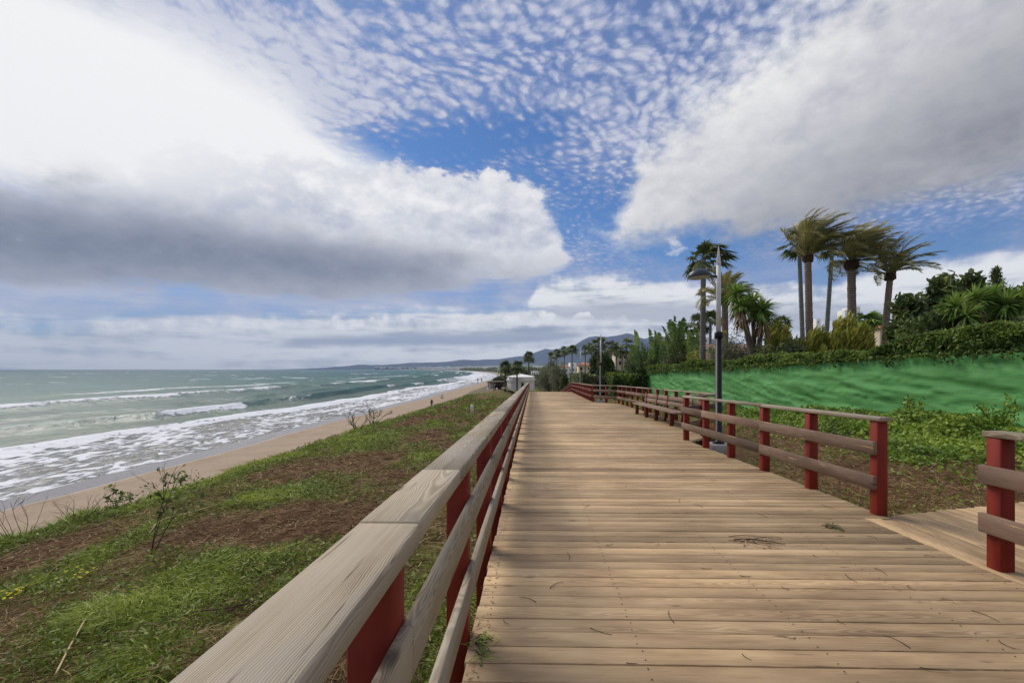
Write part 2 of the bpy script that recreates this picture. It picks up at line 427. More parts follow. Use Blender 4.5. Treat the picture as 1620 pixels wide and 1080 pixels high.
# ================================================================== materials
def wood_mat(name, base, dark, light, rough=0.75, ring=0.0048, knots=True, bump=.35, grey=None, chip=None, ringc=.22):
    m, t = mat(name)
    lc = t.attr('lc', 'Vector'); tint = t.attr('tint')
    l, w, h = t.xyz(lc)
    wob = t.noise(t.vec(l * 1.1, w * 3.0, h * 3.0), 1.0, 3, .5) - .5
    wob2 = t.noise(t.vec(l * 4.5, w * 16.0, h * 16.0), 1.0, 3, .5) - .5
    ww = w + wob * .10 + wob2 * .012; hh = h + .03 + wob * .05 + t.m('SINE', l * 0.9) * .03
    r = t.m('SQRT', ww * ww + hh * hh)
    dark_spot = None
    if knots:
        kv = t.voro(t.vec(l * 1.7, w * 6.0, 0.0), 1.0, 'F1')
        kn = t.m('EXPONENT', kv * kv * -70.0)
        r = r + kn * .012
        dark_spot = t.ss(.12, .04, kv)
    rings = t.m('SINE', r * (2 * PI / ring)) * .5 + .5
    rings = t.m('POWER', rings, 1.6)
    fib = t.noise(t.vec(l * 2.5, w * 210.0, h * 210.0), 1.0, 4, .6)
    patch = t.noise(t.vec(l * 1.5, w * 7.0, h * 7.0), 1.0, 4, .6)
    big = t.noise(t.pos(), .55, 4, .6)
    f = (rings * ringc * (patch * 1.6) + fib * .5 + patch * .6 - .24 + (big - .5) * .75)
    c = t.ramp(f, [(0.0, dark), (.45, base), (.95, light)])
    c = t.mix(.85, c, t.ramp(tint, [(0, (.54, .52, .51)), (.5, (.97, .96, .95)), (1, (1.38, 1.33, 1.26))]), 'MULTIPLY')
    if grey is not None:
        c = t.mix(t.ss(.42, .68, patch) * .6, c, grey)
    cracks = t.ss(.335, .26, t.noise(t.vec(l * 2.4, w * 70.0, h * 70.0), 1.0, 3, .5)) 
    c = t.mix(cracks * .7, c, (.05, .038, .03))
    if dark_spot is not None: c = t.mix(dark_spot * .75, c, (.06, .035, .022))
    if chip is not None:
        c = t.mix(t.ss(.63, .69, t.noise(t.vec(l * 2.2, w * 40.0, h * 40.0), 1.0, 4, .6)), c, chip)
    nb = t.bump(rings * .22 + fib * .6 - cracks * 1.2, bump, .003)
    t.bsdf(c, rough, nb, .25)
    return m
M = {}
M['deck'] = wood_mat('deck_wood', rgb(176, 149, 112), rgb(104, 81, 58), rgb(216, 191, 152), bump=.4)
M['rail'] = wood_mat('weathered_rail_wood', rgb(150, 136, 112), rgb(74, 61, 50), rgb(188, 174, 150), grey=rgb(142, 134, 122), bump=.45, ringc=.52)
M['rail_dark'] = wood_mat('worn_rail_wood', rgb(124, 102, 86), rgb(72, 55, 45), rgb(156, 134, 114), chip=rgb(186, 150, 96), bump=.45)
M['bench'] = wood_mat('bench_wood', rgb(140, 116, 98), rgb(88, 68, 56), rgb(168, 146, 124), bump=.4)
def paint(name, c, worn, rough=.55, var=.25):
    m, t = mat(name); p = t.pos()
    n1 = t.noise(t.vm('MULTIPLY', p, (9, 9, 2.2)), 1.0, 5, .6); n2 = t.noise(p, 55.0, 3, .6)
    cc = t.mix(t.ss(.35, .75, n1) * var * 2, c, tuple(q * .62 for q in c[:3]))
    cc = t.mix(t.ss(.70, .78, n2 * .6 + n1 * .4), cc, worn)
    t.bsdf(cc, rough, t.bump(n1 * .5 + n2 * .5, .15, .004), .2); return m
M['red'] = paint('red_painted_timber', rgb(128, 43, 29), rgb(140, 90, 70), .6, .4)
M['brown_red'] = paint('red_brown_timber', rgb(104, 54, 40), rgb(120, 92, 74))
M['dark_timber'] = paint('dark_timber', rgb(70, 48, 40), rgb(90, 70, 58))
M['pole_grey'] = paint('galvanised_grey_paint', rgb(196, 196, 192), rgb(140, 138, 134), .4, .1)
M['pole_black'] = paint('dark_grey_paint', rgb(24, 25, 27), rgb(50, 48, 46), .4, .15)
M['pole_white'] = paint('pale_cone_paint', rgb(205, 203, 196), rgb(180, 176, 168), .4, .08)
M['lamp_grey'] = paint('lamp_head_paint', rgb(58, 63, 70), rgb(80, 82, 86), .35, .12)
M['lamp_glass'] = paint('lamp_glass', rgb(168, 170, 168), rgb(150, 150, 148), .25, .1)
M['yellow_tape'] = paint('yellow_band', rgb(190, 150, 30), rgb(150, 120, 40), .5, .1)
M['concrete'] = paint('concrete', rgb(168, 160, 148), rgb(130, 122, 110), .9, .3)
M['white_wall'] = paint('white_render', rgb(226, 222, 212), rgb(190, 184, 172), .9, .1)
M['white_roof'] = paint('white_roof', rgb(230, 226, 218), rgb(200, 194, 184), .85, .08)
M['cream'] = paint('cream_render', rgb(214, 196, 164), rgb(190, 168, 138), .9, .12)
M['ochre'] = paint('ochre_trim', rgb(206, 160, 84), rgb(180, 140, 84), .9, .15)
M['window'] = paint('dark_window', rgb(64, 58, 54), rgb(84, 76, 70), .3, .2)
M['doorm'] = paint('dark_door', rgb(62, 58, 54), rgb(80, 74, 68), .6, .2)
M['thatch'] = paint('thatch', rgb(120, 100, 80), rgb(90, 76, 60), .95, .4)
M['plastic_white'] = paint('pale_post', rgb(214, 208, 196), rgb(180, 172, 160), .7, .12)
M['black_post'] = paint('dark_post', rgb(44, 40, 38), rgb(66, 58, 52), .7, .2)
def roof_mat():
    m, t = mat('terracotta_tiles'); p = t.pos(); x, y, z = t.xyz(p)
    n = t.noise(p, 2.5, 5, .6)
    rows = t.m('SINE', z * 22.0) * .5 + .5; colsx = t.m('SINE', (x + y) * 16.0) * .5 + .5
    c = t.ramp(n + rows * .15 - .1, [(.25, rgb(140, 84, 58)), (.5, rgb(184, 124, 90)), (.75, rgb(206, 160, 126))])
    t.bsdf(c, .9, t.bump(rows * .6 + colsx, .8, .05), .2); return m
M['tiles'] = roof_mat()
def leaf_mat(name, c0, c1, c2, trans=.28, rough=.5, spec=.3):
    m, t = mat(name); k = t.attr('tint')
    n = t.noise(t.pos(), 1.3, 3, .6)
    c = t.ramp((k * .8 + n * .45 - .12), [(0.05, c0), (.5, c1), (.95, c2)])
    t.bsdf(c, rough, None, spec, trans=trans); return m
M['grass'] = leaf_mat('grass', rgb(86, 98, 30), rgb(130, 146, 50), rgb(182, 188, 90), .32, .55)
M['straw'] = leaf_mat('straw', rgb(72, 54, 38), rgb(128, 104, 70), rgb(186, 160, 116), .1, .8, .1)
M['weed'] = leaf_mat('weed_leaf', rgb(72, 88, 26), rgb(118, 144, 46), rgb(176, 190, 78), .35, .5)
M['lowweed'] = leaf_mat('low_weed_leaf', rgb(78, 88, 34), rgb(112, 126, 50), rgb(156, 164, 80), .25, .6)
M['hedge'] = leaf_mat('hedge_leaf', rgb(40, 56, 22), rgb(76, 100, 38), rgb(140, 156, 70), .25, .6, .2)
M['ficus'] = leaf_mat('dark_leaf', rgb(42, 52, 28), rgb(78, 94, 44), rgb(146, 154, 84), .25, .6, .2)
M['golden'] = leaf_mat('golden_conifer', rgb(72, 78, 22), rgb(132, 134, 42), rgb(188, 178, 70), .25, .6)
M['palm'] = leaf_mat('palm_leaf', rgb(88, 86, 50), rgb(146, 140, 84), rgb(208, 194, 134), .25, .5, .35)
M['washi'] = leaf_mat('fan_palm_leaf', rgb(58, 70, 40), rgb(98, 110, 60), rgb(158, 156, 96), .22, .5)
M['yucca'] = leaf_mat('yucca_leaf', rgb(58, 82, 30), rgb(108, 138, 52), rgb(174, 188, 96), .25, .5, .3)
M['banana'] = leaf_mat('paddle_leaf', rgb(54, 74, 34), rgb(98, 124, 56), rgb(166, 178, 100), .3, .4, .4)
M['tamarisk'] = leaf_mat('feathery_leaf', rgb(78, 80, 58), rgb(118, 120, 88), rgb(160, 160, 122), .25, .7, .15)
M['fartree'] = leaf_mat('far_leaf', rgb(52, 60, 36), rgb(88, 98, 56), rgb(134, 138, 86), .22, .6, .2)
M['dead'] = leaf_mat('dead_leaf', rgb(92, 68, 48), rgb(140, 112, 82), rgb(186, 158, 120), .12, .8, .1)
M['twig'] = leaf_mat('dry_twig', rgb(44, 34, 28), rgb(78, 62, 50), rgb(126, 106, 86), 0, .85, .1)
M['reed'] = leaf_mat('dry_reed', rgb(150, 124, 88), rgb(186, 160, 118), rgb(206, 184, 144), 0, .7, .2)
M['flower'] = leaf_mat('yellow_petal', rgb(214, 190, 10), rgb(232, 214, 20), rgb(240, 226, 60), .3, .6)
def trunk_mat(name, a, b, rings):
    m, t = mat(name); l, u, v = t.xyz(t.attr('lc', 'Vector'))
    n = t.noise(t.vec(l * 5.0, u * 9.0, v * 9.0), 1.0, 5, .65)
    s = t.m('SINE', l * rings + n * 4.0) * .5 + .5
    c = t.mix((n * .9 + s * .35 - .25).clamp(), a, b)
    t.bsdf(c, .9, t.bump(s * .6 + n, .7, .03), .15); return m
M['palm_trunk'] = trunk_mat('palm_trunk', rgb(88, 72, 62), rgb(172, 150, 132), 40)
M['palm_trunk_grey'] = trunk_mat('grey_palm_trunk', rgb(98, 92, 86), rgb(156, 150, 142), 30)
M['bark'] = trunk_mat('bark', rgb(60, 50, 42), rgb(122, 108, 94), 6)
M['knob'] = trunk_mat('leaf_base_bark', rgb(52, 36, 28), rgb(128, 92, 68), 60)
def screen_mat():
    m, t = mat('green_screen_fabric'); p = t.pos(); x, y, z = t.xyz(p)
    n = t.noise(t.vec(y * .35, z * 1.6, 1.0), 1.0, 5, .6); f = t.noise(t.vec(y * 3.5, z * 70.0, 1.0), 1.0, 3, .6)
    c = t.ramp(n * .75 + f * .25, [(.28, rgb(78, 136, 78)), (.5, rgb(98, 158, 90)), (.75, rgb(122, 178, 110))])
    weave = t.m('SINE', z * 420.0) * t.m('SINE', y * 420.0)
    crease = t.noise(t.vec(y * .45 + z * 1.0, z * 3.4 - y * .35, 2.0), 1.0, 5, .55, .6)
    t.bsdf(c, .6, t.bump(crease * 1.0 + f * .1 + weave * .02, .3, .10), .15, trans=.12); return m
M['screen'] = screen_mat()
def ground_mat():
    m, t = mat('grassy_soil'); p = t.pos(); g = t.attr('green'); x, y, z = t.xyz(p)
    n1 = t.noise(p, .9, 6, .65); n2 = t.noise(p, 6.0, 6, .7); n3 = t.noise(p, 42.0, 4, .7)
    soil = t.ramp(n1 * .45 + n2 * .4 + n3 * .3 - .06, [(.3, rgb(66, 46, 32)), (.5, rgb(108, 80, 56)), (.7, rgb(146, 114, 82)), (.85, rgb(172, 142, 108))])
    thatch = t.ramp(n2 * .5 + n3 * .55, [(.3, rgb(62, 54, 32)), (.55, rgb(112, 100, 60)), (.8, rgb(154, 138, 92))])
    gr = t.ramp(n2 * .45 + n3 * .6, [(.3, rgb(46, 56, 20)), (.55, rgb(86, 100, 38)), (.8, rgb(128, 140, 60))])
    c = t.mix(t.ss(.30, .52, g + (n2 - .5) * .5), soil, thatch); c = t.mix(t.ss(.5, .72, g + (n2 - .5) * .6 + (n3 - .5) * .3), c, gr)
    t.bsdf(c, .95, t.bump(n2 * .8 + n3 * .6, .9, .06), .1); return m
M['ground'] = ground_mat()
def beach_mat():
    m, t = mat('beach_sand'); p = t.pos(); wet = t.attr('wet'); deb = t.attr('green')
    n1 = t.noise(p, .6, 5, .6); n2 = t.noise(p, 9.0, 5, .7)
    dry = t.ramp(n1 * .5 + n2 * .5, [(.3, rgb(136, 117, 96)), (.55, rgb(160, 141, 118)), (.8, rgb(178, 160, 137))])
    wt = t.mix(n1, rgb(116, 104, 88), rgb(134, 121, 104))
    w = t.ss(.35, .65, wet + (n1 - .5) * .15)
    c = t.mix(w, dry, wt); c = t.mix(t.ss(.55, .75, deb + (n2 - .5) * .8), c, rgb(92, 84, 62))
    nd = w * -.68 + .9
    sp = w * .4 + .1
    t.bsdf(c, nd, t.bump(n2 * (1.0 - w), .35, .03), sp); return m
M['beach'] = beach_mat()
def sea_mat():
    m, t = mat('sea_water'); p = t.pos(); x, y, z = t.xyz(p)
    foam = t.attr('foam'); dep = t.attr('depth')
    fine = t.noise(t.vec(x * 1.6, y * .8, 0.0), 1.0, 8, .68, .5)
    mid = t.noise(t.vec(x * .33, y * .12, 4.0), 1.0, 7, .65, .4)
    lace = t.voro(t.vec(x * 1.1 + fine * 1.2, y * .55 + fine * 1.2, 0.0), 1.0, 'DISTANCE_TO_EDGE')
    lacy = t.ss(.22, .03, lace)
    thr = 1.0 - foam
    f = t.ss(thr - .05, thr + .09, (fine - .5) * .95 + (mid - .5) * .55 + .5 + lacy * .12 - .02)
    caps = t.noise(t.vec(x * .16, y * .05, 8.0), 1.0, 5, .6) * .62 + t.noise(t.vec(x * .018, y * .006, 3.0), 1.0, 4, .6) * .38
    capm = t.ss(.585, .62, caps) * t.ss(.1, .4, dep)
    f = t.m('MAXIMUM', f, capm)
    c = t.ramp(dep + (mid - .5) * .16, [(0.0, rgb(112, 108, 100)), (.08, rgb(70, 84, 70)), (.25, rgb(48, 90, 80)), (.45, rgb(26, 86, 88)), (.7, rgb(12, 74, 90)), (1.0, rgb(8, 56, 76))])
    c = t.mix(t.ss(.35, .65, t.noise(t.vec(x * .010, y * .0022, 2.0), 1.0, 5, .6)) * .35, c, rgb(34, 84, 92))
    rip = t.noise(t.vec(x * .75, y * .28, 6.0), 1.0, 7, .68, .6); rip2 = t.noise(t.vec(x * .12, y * .04, 5.0), 1.0, 6, .65, .6)
    c = t.mix(.9, c, t.ramp(rip * .55 + rip2 * .45, [(.34, (.52, .56, .56)), (.5, (.95, .97, .96)), (.66, (1.4, 1.36, 1.34))]), 'MULTIPLY')
    c = t.mix(f, c, (.74, .74, .73))
    wv = t.noise(t.vec(x * 1.1, y * .55, 1.0), 1.0, 8, .66, .3); w2 = t.noise(t.vec(x * .16, y * .06, 1.0), 1.0, 6, .62)
    nb = t.bump(wv * .35 + w2 * 1.1 + f * .25, .85, .8)
    df = t.n('ShaderNodeBsdfDiffuse'); t.put(df.inputs['Color'], c); t.put(df.inputs['Normal'], nb)
    gl = t.n('ShaderNodeBsdfGlossy'); gl.inputs['Roughness'].default_value = .3; t.put(gl.inputs['Normal'], nb)
    mx = t.n('ShaderNodeMixShader'); t.put(mx.inputs[0], .13 - f * .11); t.t.links.new(df.outputs[0], mx.inputs[1]); t.t.links.new(gl.outputs[0], mx.inputs[2])
    out = t.n('ShaderNodeOutputMaterial'); t.t.links.new(mx.outputs[0], out.inputs['Surface']); return m
M['sea'] = sea_mat()
def hill_mat():
    m, t = mat('hazed_mountain_rock'); p = t.pos(); n = t.noise(p, .004, 7, .62); n2 = t.noise(p, .03, 5, .6)
    c = t.ramp(n * .6 + n2 * .4, [(.3, rgb(40, 54, 66)), (.5, rgb(62, 71, 84)), (.7, rgb(92, 95, 106))])  # blue of distant haze painted into the rock colours
    t.bsdf(c, 1.0, t.bump(n + n2 * .3, .6, 40), .0); return m
M['hill'] = hill_mat()
def haze_mat():
    m = bpy.data.materials.new('sea_air'); m.use_nodes = True; nt = m.node_tree; nt.nodes.clear()
    v = nt.nodes.new('ShaderNodeVolumePrincipled'); v.inputs['Color'].default_value = (.60, .76, 1.0, 1); v.inputs['Density'].default_value = 9.5e-5
    v.inputs['Anisotropy'].default_value = 0.0
    o = nt.nodes.new('ShaderNodeOutputMaterial'); nt.links.new(v.outputs[0], o.inputs['Volume']); return m
M['haze'] = haze_mat()
# ================================================================== land and sea
def shore(y):
    y = np.asarray(y, float)
    k = np.maximum(y - 230, 0)
    return -22.4 - 0.0036 * k ** 1.5 - k ** 2 * 3.2e-5
def q_of(x, y): return np.asarray(x, float) - (shore(y) + 22.4)
def deck_z(y):
    y = np.asarray(y, float)
    return np.where(y < 51, -0.02 * y, -1.02 - .105 * (y - 51))
def crest_at(y): return -10.7 + (fbm(np.asarray(y, float) * .12, 0 * np.asarray(y, float), 3, 5) - .5) * 1.6
def gz(x, y, rough=True):
    x = np.asarray(x, float); y = np.asarray(y, float)
    q = q_of(x, y)
    s = -.0165 * np.clip(y, -20, 110) - .0035 * np.clip(y - 110, 0, 120)
    left = -.60 - .115 * np.clip(-q, 0, 12)
    right = -.62 + .40 * sst(3.6, 6.5, q) + .32 * sst(7.5, 10.6, q) - .22 * sst(10.8, 11.6, q)
    z = np.where(q < 0, left, right) + s
    drop = 2.1 * sst(47, 78, y) * sst(-8.5, -2.5, q) * (1 - sst(6.0, 9.5, q))
    drop = drop + 1.6 * sst(85, 120, y) * sst(-13, -9, q) * (1 - sst(10, 20, q)) * 0
    z = z - drop
    z = z - .043 * np.clip(y - 10.5, 0, 22) * sst(5.2, 9.0, q) * (1 - sst(40, 80, y))
    # garden terrace behind the green screen
    z = z + 1.15 * sst(12.12, 12.5, q) * (1 - sst(46, 52, y))
    z = z + .03 * np.clip(q - 40, 0, 3000) * sst(60, 200, y)
    c = crest_at(y)
    bank = np.clip(c - q, 0, 3)
    z = z - 1.25 * bank
    if rough:
        near = 1 - sst(60, 200, y)
        z = z + ((fbm(x * 1.3, y * 1.3, 4, 1) - .5) * .22 + (fbm(x * .35, y * .35, 3, 2) - .5) * .30) * near * sst(0.3, 2.0, np.abs(q - 1.6) - 2.1)
    return z
def hit(u, v, f=gz):
    """where the line of sight through a point of the photograph meets the ground"""
    d = ray(u, v); lo = .5
    for y in np.concatenate([np.arange(1, 60, .05), np.arange(60, 900, .5)]):
        p = CAM + d * y
        if p[2] < float(f(p[0], p[1])): return np.array([p[0], p[1], float(f(p[0], p[1]))])
    return CAM + d * 900
def ylines(a, b, step, ratio):
    out = [a]
    while out[-1] < b: out.append(out[-1] + max(step, step + (out[-1] - 6) * ratio if out[-1] > 6 else step))
    return np.array(out)
def green_at(x, y):
    q = q_of(x, y)
    g = fbm(x * .55 + y * .12, y * .28, 4, 31) * 1.25 - .03
    g = g + .22 * sst(-8.8, -10.0, q) * (q < 0) + .16 * sst(-2.6, -.8, q) * (q < 0)
    g = g + .20 * (1 - sst(6.0, 9.0, y)) * sst(-1.8, -3.2, q) + .14 * np.exp(-((q + 3.4) / 1.2) ** 2 - ((y - 3.6) / 1.3) ** 2) + .25 * np.exp(-((q + 4.2) / 1.5) ** 2 - ((y - 6.4) / .8) ** 2)
    g = g - .20 * sst(6, 9, y) * np.exp(-((q + 3.9) / 1.6) ** 2) * (1 - sst(18, 30, y))
    g = g - .16 * np.exp(-((q + 6.2) / .8) ** 2 - ((y - 8) / 3.0) ** 2) * 1.2
    g = g - .10 * sst(9, 16, y) * (q < 0) * sst(-9.6, -8.6, q)
    r = q > 3.6
    g = np.where(r, .15 + fbm(x * .7, y * .7, 3, 77) * .5 + .42 * sst(8.2, 9.6, q) + .1 * np.exp(-((q - 4.2) / .6) ** 2), g)
    return g - .035 * (q < 0) + .19 * np.exp(-((q + 4.4) / 1.1) ** 2 - ((y - 5.3) / 1.1) ** 2) - .12 * np.exp(-((q + 2.3) / .7) ** 2 - ((y - 4.2) / 1.2) ** 2)
xs = np.concatenate([np.arange(-15.6, -.3, .13), np.arange(-.3, 3.7, .5), np.arange(3.7, 13, .16), np.arange(13, 60, 2.5), np.geomspace(62, 3200, 40)])
ys = ylines(-6, 6500, .13, .016)
X, Y = np.meshgrid(xs, ys, indexing='ij')
XW = X + (shore(Y) + 22.4)
Z = gz(XW, Y)
b = MB(); b.grid(np.stack([XW, Y, Z], -1)); b.extra = {'green': green_at(XW, Y)}
tag(b.build('ground', M['ground'], smooth=True), kind='structure')

qs = np.concatenate([np.arange(-4, 14.01, .3)])
yb = ylines(-8, 6500, .4, .02)
Q, Yb = np.meshgrid(qs, yb, indexing='ij')
Xb = shore(Yb) + Q + (fbm(Yb * .1, Yb * 0, 3, 9) - .5) * 1.4
Zb = SEA - .03 + .066 * Q + (fbm(Xb * .8, Yb * .8, 3, 3) - .5) * .06 * sst(2.2, 4, Q)
b = MB(); b.grid(np.stack([Xb, Yb, Zb], -1)); b.extra = {'wet': 1 - sst(1.2, 3.6, Q), 'green': sst(6.5, 9.5, Q) * .7}
tag(b.build('beach', M['beach'], smooth=True), kind='structure')

dd = np.concatenate([np.arange(-2.2, 60, .28), np.geomspace(60.3, 9000, 130)])
yy = ylines(-8, 8200, .28, .014)
D, Ys = np.meshgrid(dd, yy, indexing='ij')
wob = (fbm(Ys * .1, Ys * 0, 3, 9) - .5) * 1.4
Xs = shore(Ys) - D + wob * np.exp(-np.clip(D, 0, 99) / 8)
n1 = fbm(Ys / 22, D / 9, 4, 41); n2 = fbm(Ys / 9, D / 5, 4, 43); n3 = fbm(Ys / 55, D / 30, 3, 47)
dw = D + (fbm(Ys / 26, Ys * 0 + 1.7, 3, 51) - .5) * 7 + (fbm(Ys / 7, Ys * 0 + 2.9, 3, 57) - .5) * 3.0 + (n2 - .5) * 3.4
foam = .495 * sst(-.9, .1, D) * (1 - sst(8.0, 10.5, dw)) * (.72 + .5 * n2)
foam = np.maximum(foam, .66 * np.exp(-((dw - 10.0) / 1.7) ** 4) * (.80 + .35 * n1))
foam = np.maximum(foam, .62 * np.exp(-((dw - 5.2) / 1.0) ** 2) * (.6 + .7 * n1))
foam = np.maximum(foam, .5 * np.exp(-((D + .2) / .5) ** 2))
seg = sst(.50, .60, fbm(Ys / 18, Ys * 0 + 9.3, 3, 61)); seg2 = sst(.44, .54, fbm(Ys / 45, Ys * 0 + 4.3, 3, 62)); seg3 = sst(.46, .56, fbm(Ys / 70, Ys * 0 + 7.7, 3, 63))
foam = np.maximum(foam, .66 * seg * np.exp(-((dw - 20.0) / 1.3) ** 2) * (.6 + .7 * n2))
foam = np.maximum(foam, .66 * seg2 * np.exp(-((dw - 48.0) / 2.8) ** 2) * (.5 + .75 * n2))
foam = np.maximum(foam, .60 * seg3 * np.exp(-((dw - 34.0) / 1.3) ** 4) * (.7 + .5 * n2) * sst(40, 80, Ys))
foam = np.maximum(foam, .62 * (1 - seg3) * np.exp(-((dw - 80.0) / 3.0) ** 4) * (.7 + .5 * n1))
wide = sst(90, 300, Ys)
foam = np.maximum(foam, .62 * wide * np.exp(-((dw - 18.0) / 9.0) ** 4) * (.72 + .5 * n1))
foam = foam + .02
depth = .30 * np.exp(-((dw - 21.6) / 1.6) ** 2) * (.4 + .9 * n3) + .16 * np.exp(-((dw - 34.5) / 2.0) ** 2) + .2 * np.exp(-((dw - 51) / 2.0) ** 2) + sst(0, 170, D) * .40 + .6 * sst(80, 3200, D) + .12 * sst(6, 14, D) - .0  # swell faces also darkened here, their shade painted into the water colour
Zs = SEA + .10 * (n2 - .5) * sst(0, 4, D)
Zs = Zs + .42 * np.exp(-((dw - 10.8) / 1.5) ** 2) * (.6 + .6 * n1) + .95 * np.exp(-((dw - 20.6) / np.where(dw > 20.6, 2.4, 1.1)) ** 2) * (.5 + .9 * n3)
Zs = Zs + .55 * np.exp(-((dw - 33) / 2.2) ** 2) * (.3 + n3) + .9 * np.exp(-((dw - 48.6) / 2.8) ** 2) * (.4 + n3)
far = sst(24, 60, D)
Zs = Zs + far * (.50 * (fbm(D / 7, Ys / 22, 3, 71) - .5) + .7 * (fbm(D / 24, Ys / 70, 3, 73) - .5)) * 1.1
Zs = Zs * 1.0 - .02 * np.exp(-np.clip(D, 0, 9)) - .01
b = MB(); b.grid(np.stack([Xs, Ys, Zs], -1), flip=True); b.extra = {'foam': foam, 'depth': np.clip(depth, 0, 1)}
tag(b.build('sea', M['sea'], smooth=True), kind='structure')

# mountains far along the coast: ridge lines with slopes falling toward the viewer and away
def mountain(name, pts, ydist, depth, base_z, seed):
    us = np.array([p[0] for p in pts], float); vs_ = np.array([p[1] for p in pts], float)
    uu = np.linspace(us[0], us[-1], 260)
    crest = np.interp(uu, us, vs_)
    k = np.arange(-14, 15)
    V = np.zeros((len(uu), len(k), 3))
    for i, (u, v) in enumerate(zip(uu, crest)):
        for j, kk in enumerate(k):
            y = ydist + kk / 14 * depth
            p = at(u, v, ydist); hgt = max(p[2] - base_z, 4)
            f = (1 - abs(kk) / 14) ** 1.15
            V[i, j] = (p[0] * (1 if True else 0), y, base_z + hgt * f)
    nx = fbm(V[..., 0] / 420 + 11, V[..., 1] / 420, 5, seed) - .5
    h = V[..., 2] - base_z
    V[..., 2] += nx * np.minimum(h, 160) * .55 * (np.abs(k)[None] > 0)
    V[..., 2] += (vnoise(V[..., 0] / 60, V[..., 1] / 60, seed) - .5) * 7
    b = MB(); b.grid(V, flip=False)
    return tag(b.build(name, M['hill'], smooth=True), kind='structure')
mountain('mountain', [(470, 584), (520, 581), (570, 577), (610, 577), (650, 573.5), (695, 573), (740, 569.5), (790, 568), (835, 561.5), (851, 555.5), (862, 551.5), (872, 553), (886, 552), (899, 549), (910, 552), (960, 560), (1100, 566), (1400, 570)], 5600, 700, -6, 5)
mountain('mountain', [(800, 584), (860, 575), (898, 556), (910, 545), (922, 538), (931, 533), (942, 531.5), (960, 532.5), (974, 531), (990, 527), (998, 528), (1008, 532), (1020, 536), (1040, 530), (1080, 538), (1130, 536), (1200, 548), (1300, 545), (1420, 556), (1700, 562)], 4300, 800, -6, 8)

# ================================================================== boardwalk
def right_edge(y):
    if y < 10.95: return 3.86 - max(0.0, min(y - 5, 6)) * .014
    if y < 12.6: return 3.78 + (y - 10.95) / 1.65 * 1.37
    if y < 27.4: return 5.15
    if y < 29.2: return 5.15 - (y - 27.4) / 1.8 * 1.25
    return 3.9 + min((y - 29.2) / 22, 1.0) * .55
b = MB(); y = -3.0; pitch = .150
while y < 74:
    yc = y + pitch / 2
    xr = right_edge(yc) + random.uniform(-.004, .004)
    if 3.05 < yc < 4.95: xr = 3.56
    slope = -.02 if yc < 51 else -.105
    ax = np.array([[1, 0, random.uniform(-.0006, .0006)], [0, 1, slope], [0, -slope, 1]], float)
    x0 = -.352 + random.uniform(-.008, .008)
    zc = float(deck_z(yc)) - .02 + random.uniform(-.0018, .0018)
    h = [(xr - x0) / 2, pitch / 2 - random.uniform(.0018, .0042), .02]
    b.obox([(x0 + xr) / 2, yc, zc], ax, h, .004, min(max(random.gauss(.5, .30), 0), 1))
    y += pitch
# lengthwise board closing the plank ends at the opening
b.board((3.65, 3.03, float(deck_z(3.03)) - .0185), (3.65, 4.97, float(deck_z(4.97)) - .0185), .165, .04, .004, .85)
deck = b.build('boardwalk', M['deck']); tag(deck, kind='structure')
b = MB()
def beam(x, y0, y1, z, w=.07, h=.2): b.board((x, y0, float(deck_z(y0)) - z), (x, y1, float(deck_z(y1)) - z), w, h, .004, .5)
for x in (-.27, .6, 1.6, 2.6, 3.46): beam(x, -3, 50.9, .15)
beam(4.9, 12.7, 27.3, .15)
o = b.build('boardwalk_joist', M['dark_timber'], deck)
b = MB()
for k in range(100):
    yy_ = -3.0 + pitch * (k + .5)
    if yy_ < 1.4 or yy_ > 11: continue
    for x in (-.27, .6, 1.6, 2.6, 3.46):
        for s_ in (-.042, .042):
            a = np.linspace(0, 2 * PI, 7)[:6]; px, py = x + random.uniform(-.008, .008), yy_ + s_ + random.uniform(-.006, .006)
            b.add(np.stack([px + .0052 * np.cos(a), py + .0052 * np.sin(a), np.full(6, float(deck_z(py)) + .0032)], -1), np.array([[0, 1, 2, 3], [0, 3, 4, 5]]))
so_ = b.build('screw_head', M['black_post'], deck); so_['kind'] = 'stuff'
# side path leaving through the gap
b = MB(); x = 3.74; k = 0
while x < 9.4:
    w = .148; y0 = 3.5 + .285 * (x - 3.7); y1 = 5.06 + .285 * (x - 3.7)
    b.board((x + w / 2, y0 + random.uniform(-.01, .01), float(deck_z(y0)) - .028), (x + w / 2, y1 + random.uniform(-.015, .015), float(deck_z(y1)) - .028), w - .008, .036, .004, min(max(random.gauss(.66, .18), 0), 1))
    x += w
sp = b.build('side_path', M['deck']); tag(sp, kind='structure')
b = MB(); b.board((3.8, 3.62, -.33), (9.3, 5.18, -.33), .06, .26); b.board((3.8, 4.94, -.35), (9.3, 6.50, -.35), .06, .26)
b.build('side_path_joist', M['dark_timber'], sp)

